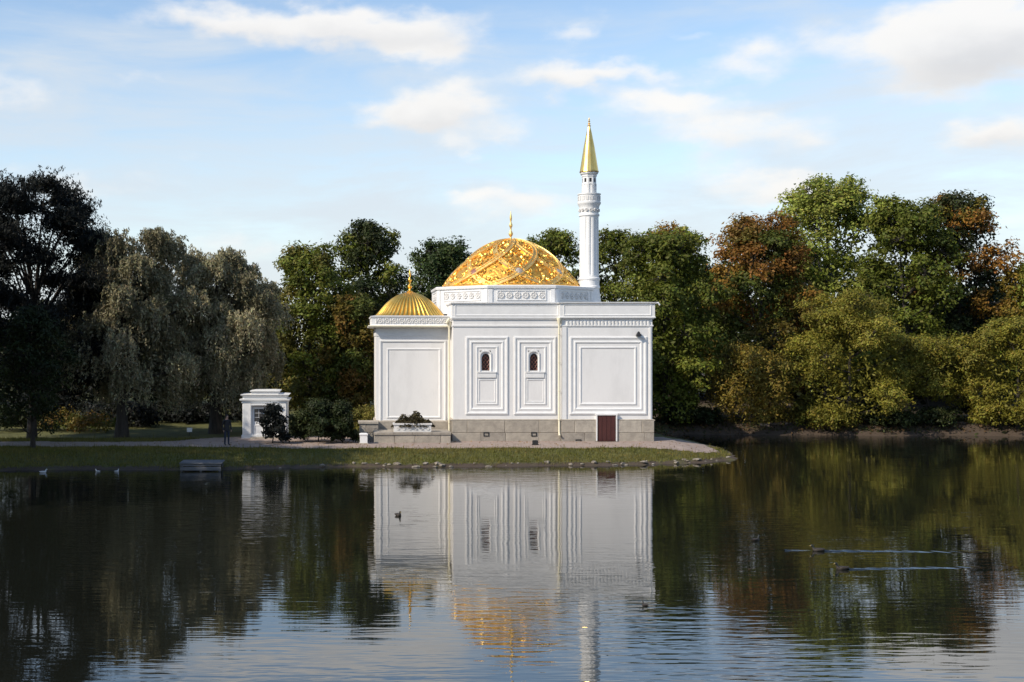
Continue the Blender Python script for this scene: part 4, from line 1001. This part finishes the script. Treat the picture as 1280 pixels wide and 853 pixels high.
def stone_mesh(seed):
    r_ = np.random.RandomState(seed); bm = bmesh.new(); bmesh.ops.create_icosphere(bm, subdivisions=2, radius=1)
    ph = r_.uniform(0, 6, 6)
    for v in bm.verts:
        q = v.co; f = 1 + .16 * sin(q.x * 3 + ph[0]) + .14 * sin(q.y * 4 + ph[1]) + .12 * sin(q.z * 3.5 + ph[2] + q.x * 2)
        v.co = (q.x * f, q.y * f * .8, q.z * f * .55)
    me = bpy.data.meshes.new('shore_stone'); bm.to_mesh(me); bm.free(); me.materials.append(ROCK); return me
SM = [stone_mesh(i) for i in range(6)]
spots = []
for i in range(46):
    spots.append(random.uniform(.0, 6.0) if i < 16 else (random.uniform(12.5, 21.5) if i < 34 else random.uniform(-8, 22)))
for i, px_ in enumerate(spots):
    yy = np.linspace(63, 75, 200); sgd = signed(np.full(200, px_), yy); y0 = yy[np.argmax(sgd > .02)] + random.uniform(-.15, .35)
    sc_ = random.uniform(.06, .17)
    o = bpy.data.objects.new('shore_stone', SM[i % 6]); link(o, None, (px_, y0, max(-.02, gz1(px_, y0)) + sc_ * .12)); o.scale = (sc_ * random.uniform(.9, 1.6), sc_, sc_); o.rotation_euler.z = random.uniform(0, 6)
    tag(o, 'small weathered stone lying along the waterline of the spit', 'stone', 'stones along the waterline')

# ------------------------------------------------------------------ ducks and wakes
def bird_mesh(name, body, head, bill):
    path = [(-.27, .125, .006), (-.235, .105, .03), (-.17, .075, .072), (-.07, .055, .10), (.04, .052, .108), (.12, .075, .09), (.158, .125, .055), (.172, .175, .04), (.186, .212, .038), (.205, .238, .043), (.232, .243, .040), (.252, .236, .028), (.268, .228, .016), (.30, .224, .012), (.318, .222, .004)]
    m = MB(); n = 12; ls = []
    for i, (x, z, r) in enumerate(path):
        p, q = path[max(0, i - 1)], path[min(len(path) - 1, i + 1)]; t = atan2(q[1] - p[1], q[0] - p[0])
        ls.append([(x - sin(t) * r * sin(a), r * (1.05 if i < 6 else .9) * cos(a), z + cos(t) * r * sin(a) * (.85 if i < 6 else 1)) for a in np.linspace(0, 2 * pi, n, endpoint=False)])
    m.loops(ls, True, True, True)
    me = m.mesh(name); fix_normals(me); me.shade_smooth()
    for q in (body, head, bill): me.materials.append(q)
    for p in me.polygons:
        c = p.center; p.material_index = 2 if c.x > .262 and c.z > .19 else (1 if c.z > .15 and c.x > .1 else 0)
    return me
DB = mat('brown_feathers', (.05, .038, .028), .7, col2=(.02, .016, .013), scale=30); DHM = mat('dark_head', (.015, .018, .014), .5, var=.3); BILL = mat('bill', (.28, .2, .05), .5, var=.2)
WBR = mat('white_feathers', (.62, .62, .62), .7, var=.15, scale=20)
bm_d, bm_w = bird_mesh('duck_body', DB, DHM, BILL), bird_mesh('white_bird_body', WBR, WBR, BILL)
def wing(me, m, sgn):
    pass
def bird(px, py, rz, label, me=bm_d, name='duck', z=-.02, s=1.0, group=None):
    Y = YG(py); X = PX(px, Y)
    t = thing(name, (X, Y, z), label, 'duck' if name == 'duck' else 'bird', group, rz)
    t.scale = (s, s, s)
    o = bpy.data.objects.new('body', me); COL.objects.link(o); o.parent = t; WL[o.name] = WL[t.name]
    for sg in (-1, 1):
        w = MB(); ls = []
        for x, zc, r in ((-.26, .115, .008), (-.18, .095, .035), (-.06, .085, .05), (.05, .085, .05), (.10, .085, .02)):
            ls.append([(x, sg * (.075 + .035 * (r > .04)) + 0 * a, zc + r * sin(a)) if abs(cos(a)) < 1e-6 else (x, sg * (.07 + .03 * (r > .03)) + sg * cos(a) * .018, zc + r * sin(a)) for a in np.linspace(0, 2 * pi, 8, endpoint=False)])
        w.loops(ls, True, True, True)
        mw = w.mesh('wing'); fix_normals(mw); mw.shade_smooth(); mw.materials.append(me.materials[0])
        ow = bpy.data.objects.new('wing', mw); COL.objects.link(ow); ow.parent = t; WL[ow.name] = WL[t.name]
    return X, Y
bird(498, 645, -1.2, 'lone dark duck afloat before the reflection of the annex', s=.8)
d1 = bird(1022, 689, pi - .1, 'leading duck ahead of the longer wake on the right water', s=.8)
d2 = bird(1052, 712, pi + .1, 'duck ahead of the shorter wake on the right water', s=.8)
bird(945, 676, .6, 'dim duck drifting ahead of the two swimming ducks', s=.7)
bird(806, 757, 1.9, 'small dark duck floating below the corner of the reflected wall', s=.45)
for px, s, r in ((54, .75, .3), (122, .6, 2.6), (146, .6, 1.0)):
    bird(px, 590 + (px == 54), r, 'white bird resting on the shaded water by the bank', bm_w, 'white_bird', s=s, group='white birds by the shaded bank')
def wake(x, y, ang, L, name='wake'):
    nx, nv = int(L / .06), 15
    xs_ = np.linspace(.1, L, nx); vs = np.linspace(-1, 1, nv)
    co = []; 
    for i, s_ in enumerate(xs_):
        hw = .10 + .035 * s_; am = .022 * exp(-s_ / (L * .55)) * min(1, (L - s_) / .6)
        for v_ in vs:
            q = v_ * hw; hgt = am * (1 - v_ * v_) * (1 + .7 * sin(s_ * 9 + v_ * 3) + .5 * sin(s_ * 23 + v_ * 7))
            co.append((x + cos(ang) * s_ - sin(ang) * q, y + sin(ang) * s_ + cos(ang) * q, .003 + max(0, hgt)))
    m = MB(); m.v = co
    for i in range(nx - 1):
        for j in range(nv - 1): a = i * nv + j; m.f.append((a, a + nv, a + nv + 1, a + 1))
    tag(m.build(name, WATER, None, True), kind='structure')
wake(d1[0] + .1, d1[1], -.03, 5.2); wake(d2[0] + .1, d2[1], .10, 4.2)
wake(d1[0] - 1.1, d1[1] + .12, -.05, 1.2)

# ------------------------------------------------------------------ the standing person
def person():
    Y = YG(557.5, .56); X = PX(283.5, Y); g = gz1(X, Y) + .03
    t = thing('person', (X, Y, g), 'person in a dark jacket and blue jeans standing on the path', 'person')
    V = [(0, 0, .96), (0, 0, 1.12), (0, .01, 1.30), (0, .01, 1.44), (0, -.01, 1.53), (0, -.02, 1.60), (0, -.02, 1.70), (0, -.015, 1.76)]
    Rr = [(.165, .12), (.15, .11), (.175, .12), (.13, .10), (.055, .055), (.075, .085), (.082, .098), (.05, .06)]
    E = [(i, i + 1) for i in range(7)]
    for s in (-1, 1):
        n = len(V)
        V += [(s * .10, 0, .88), (s * .11, -.01, .50), (s * .12, .02, .10), (s * .125, -.07, .045), (s * .13, -.16, .03)]; Rr += [(.092, .095), (.062, .066), (.045, .05), (.042, .042), (.036, .03)]
        E += [(0, n), (n, n + 1), (n + 1, n + 2), (n + 2, n + 3), (n + 3, n + 4)]
        n = len(V)
        V += [(s * .19, .01, 1.42), (s * .255, .03, 1.16), (s * .25, -.06, .94), (s * .245, -.085, .86)]; Rr += [(.07, .07), (.052, .052), (.04, .04), (.03, .042)]
        E += [(3, n), (n, n + 1), (n + 1, n + 2), (n + 2, n + 3)]
    me = bpy.data.meshes.new('person_skeleton'); me.from_pydata(V, E, [])
    o = bpy.data.objects.new('person_skeleton', me); COL.objects.link(o)
    md = o.modifiers.new('s', 'SKIN'); md.use_smooth_shade = True
    for i, q in enumerate(me.skin_vertices[0].data): q.radius = Rr[i]; q.use_root = (i == 0)
    sb = o.modifiers.new('d', 'SUBSURF'); sb.levels = 2; sb.render_levels = 2
    dg = bpy.context.evaluated_depsgraph_get(); dg.update()
    bme = bpy.data.meshes.new_from_object(o.evaluated_get(dg)); bme.name = 'body'
    bpy.data.objects.remove(o)
    bm = bmesh.new(); bm.from_mesh(bme)                    # face and fingers on the same surface
    for v in bm.verts:
        if 1.60 < v.co.z < 1.68 and v.co.y < -.09 and abs(v.co.x) < .022: v.co.y -= .018
    bm.to_mesh(bme); bm.free()
    fing = MB()
    for s in (-1, 1):
        for j, (dy, L) in enumerate(((-.03, .075), (-.01, .085), (.01, .08), (.028, .062))):
            x0, y0, z0 = s * .245, -.085 + dy, .845
            fing.tube([(x0, y0, z0), (x0 - s * .004, y0 - .006, z0 - L * .5), (x0 - s * .018, y0 - .008, z0 - L)], [.010, .009, .007], 6)
        fing.tube([(s * .24, -.12, .88), (s * .225, -.145, .85), (s * .215, -.15, .82)], [.012, .011, .008], 6)
    n = len(bme.vertices)
    full = bpy.data.meshes.new('body')
    full.from_pydata([tuple(v.co) for v in bme.vertices] + fing.v, [], [tuple(p.vertices) for p in bme.polygons] + [tuple(n + i for i in f) for f in fing.f])
    fix_normals(full); full.shade_smooth()
    for q in (CLOTH, JEANS, SKIN, SHOE): full.materials.append(q)
    for p in full.polygons:
        c = p.center
        p.material_index = 2 if c.z > 1.50 else (3 if c.z < .085 else (2 if (abs(c.x) > .19 and c.z < .90) else (1 if c.z < .90 else 0)))
    b = bpy.data.objects.new('body', full); link(b, t)
    hm = MB().loops([[(r * cos(a) * .092, -.012 + r * sin(a) * .108 - (.0 if z > 1.72 else -.025), z) for a in np.linspace(0, 2 * pi, 14, endpoint=False)] for r, z in ((.75, 1.60), (.98, 1.65), (1.03, 1.71), (.92, 1.755), (.6, 1.785), (.2, 1.798))], True, True, True)
    me2 = hm.mesh('hair'); fix_normals(me2); me2.shade_smooth(); me2.materials.append(HAIRM); h = bpy.data.objects.new('hair', me2); link(h, t)
    em = MB()
    for s in (-1, 1): em.lathe(s * .032, 0, [(.001, -.008), (.011, 0), (.001, .008)], 8)
    me3 = em.mesh('eyes', (0, .104, -1.665)); me3.materials.append(DARK); e = bpy.data.objects.new('eyes', me3); link(e, t)
    jk = MB().loops([[(r * cos(a) * 1.25, .0 + r * sin(a) * .92, z) for a in np.linspace(0, 2 * pi, 16, endpoint=False)] for r, z in ((.150, .82), (.148, .95), (.140, 1.12), (.15, 1.30))], True)
    me4 = jk.mesh('jacket_hem'); fix_normals(me4); me4.shade_smooth(); me4.materials.append(CLOTH); j = bpy.data.objects.new('jacket', me4); link(j, t)
    t.rotation_euler.z = .5
person()
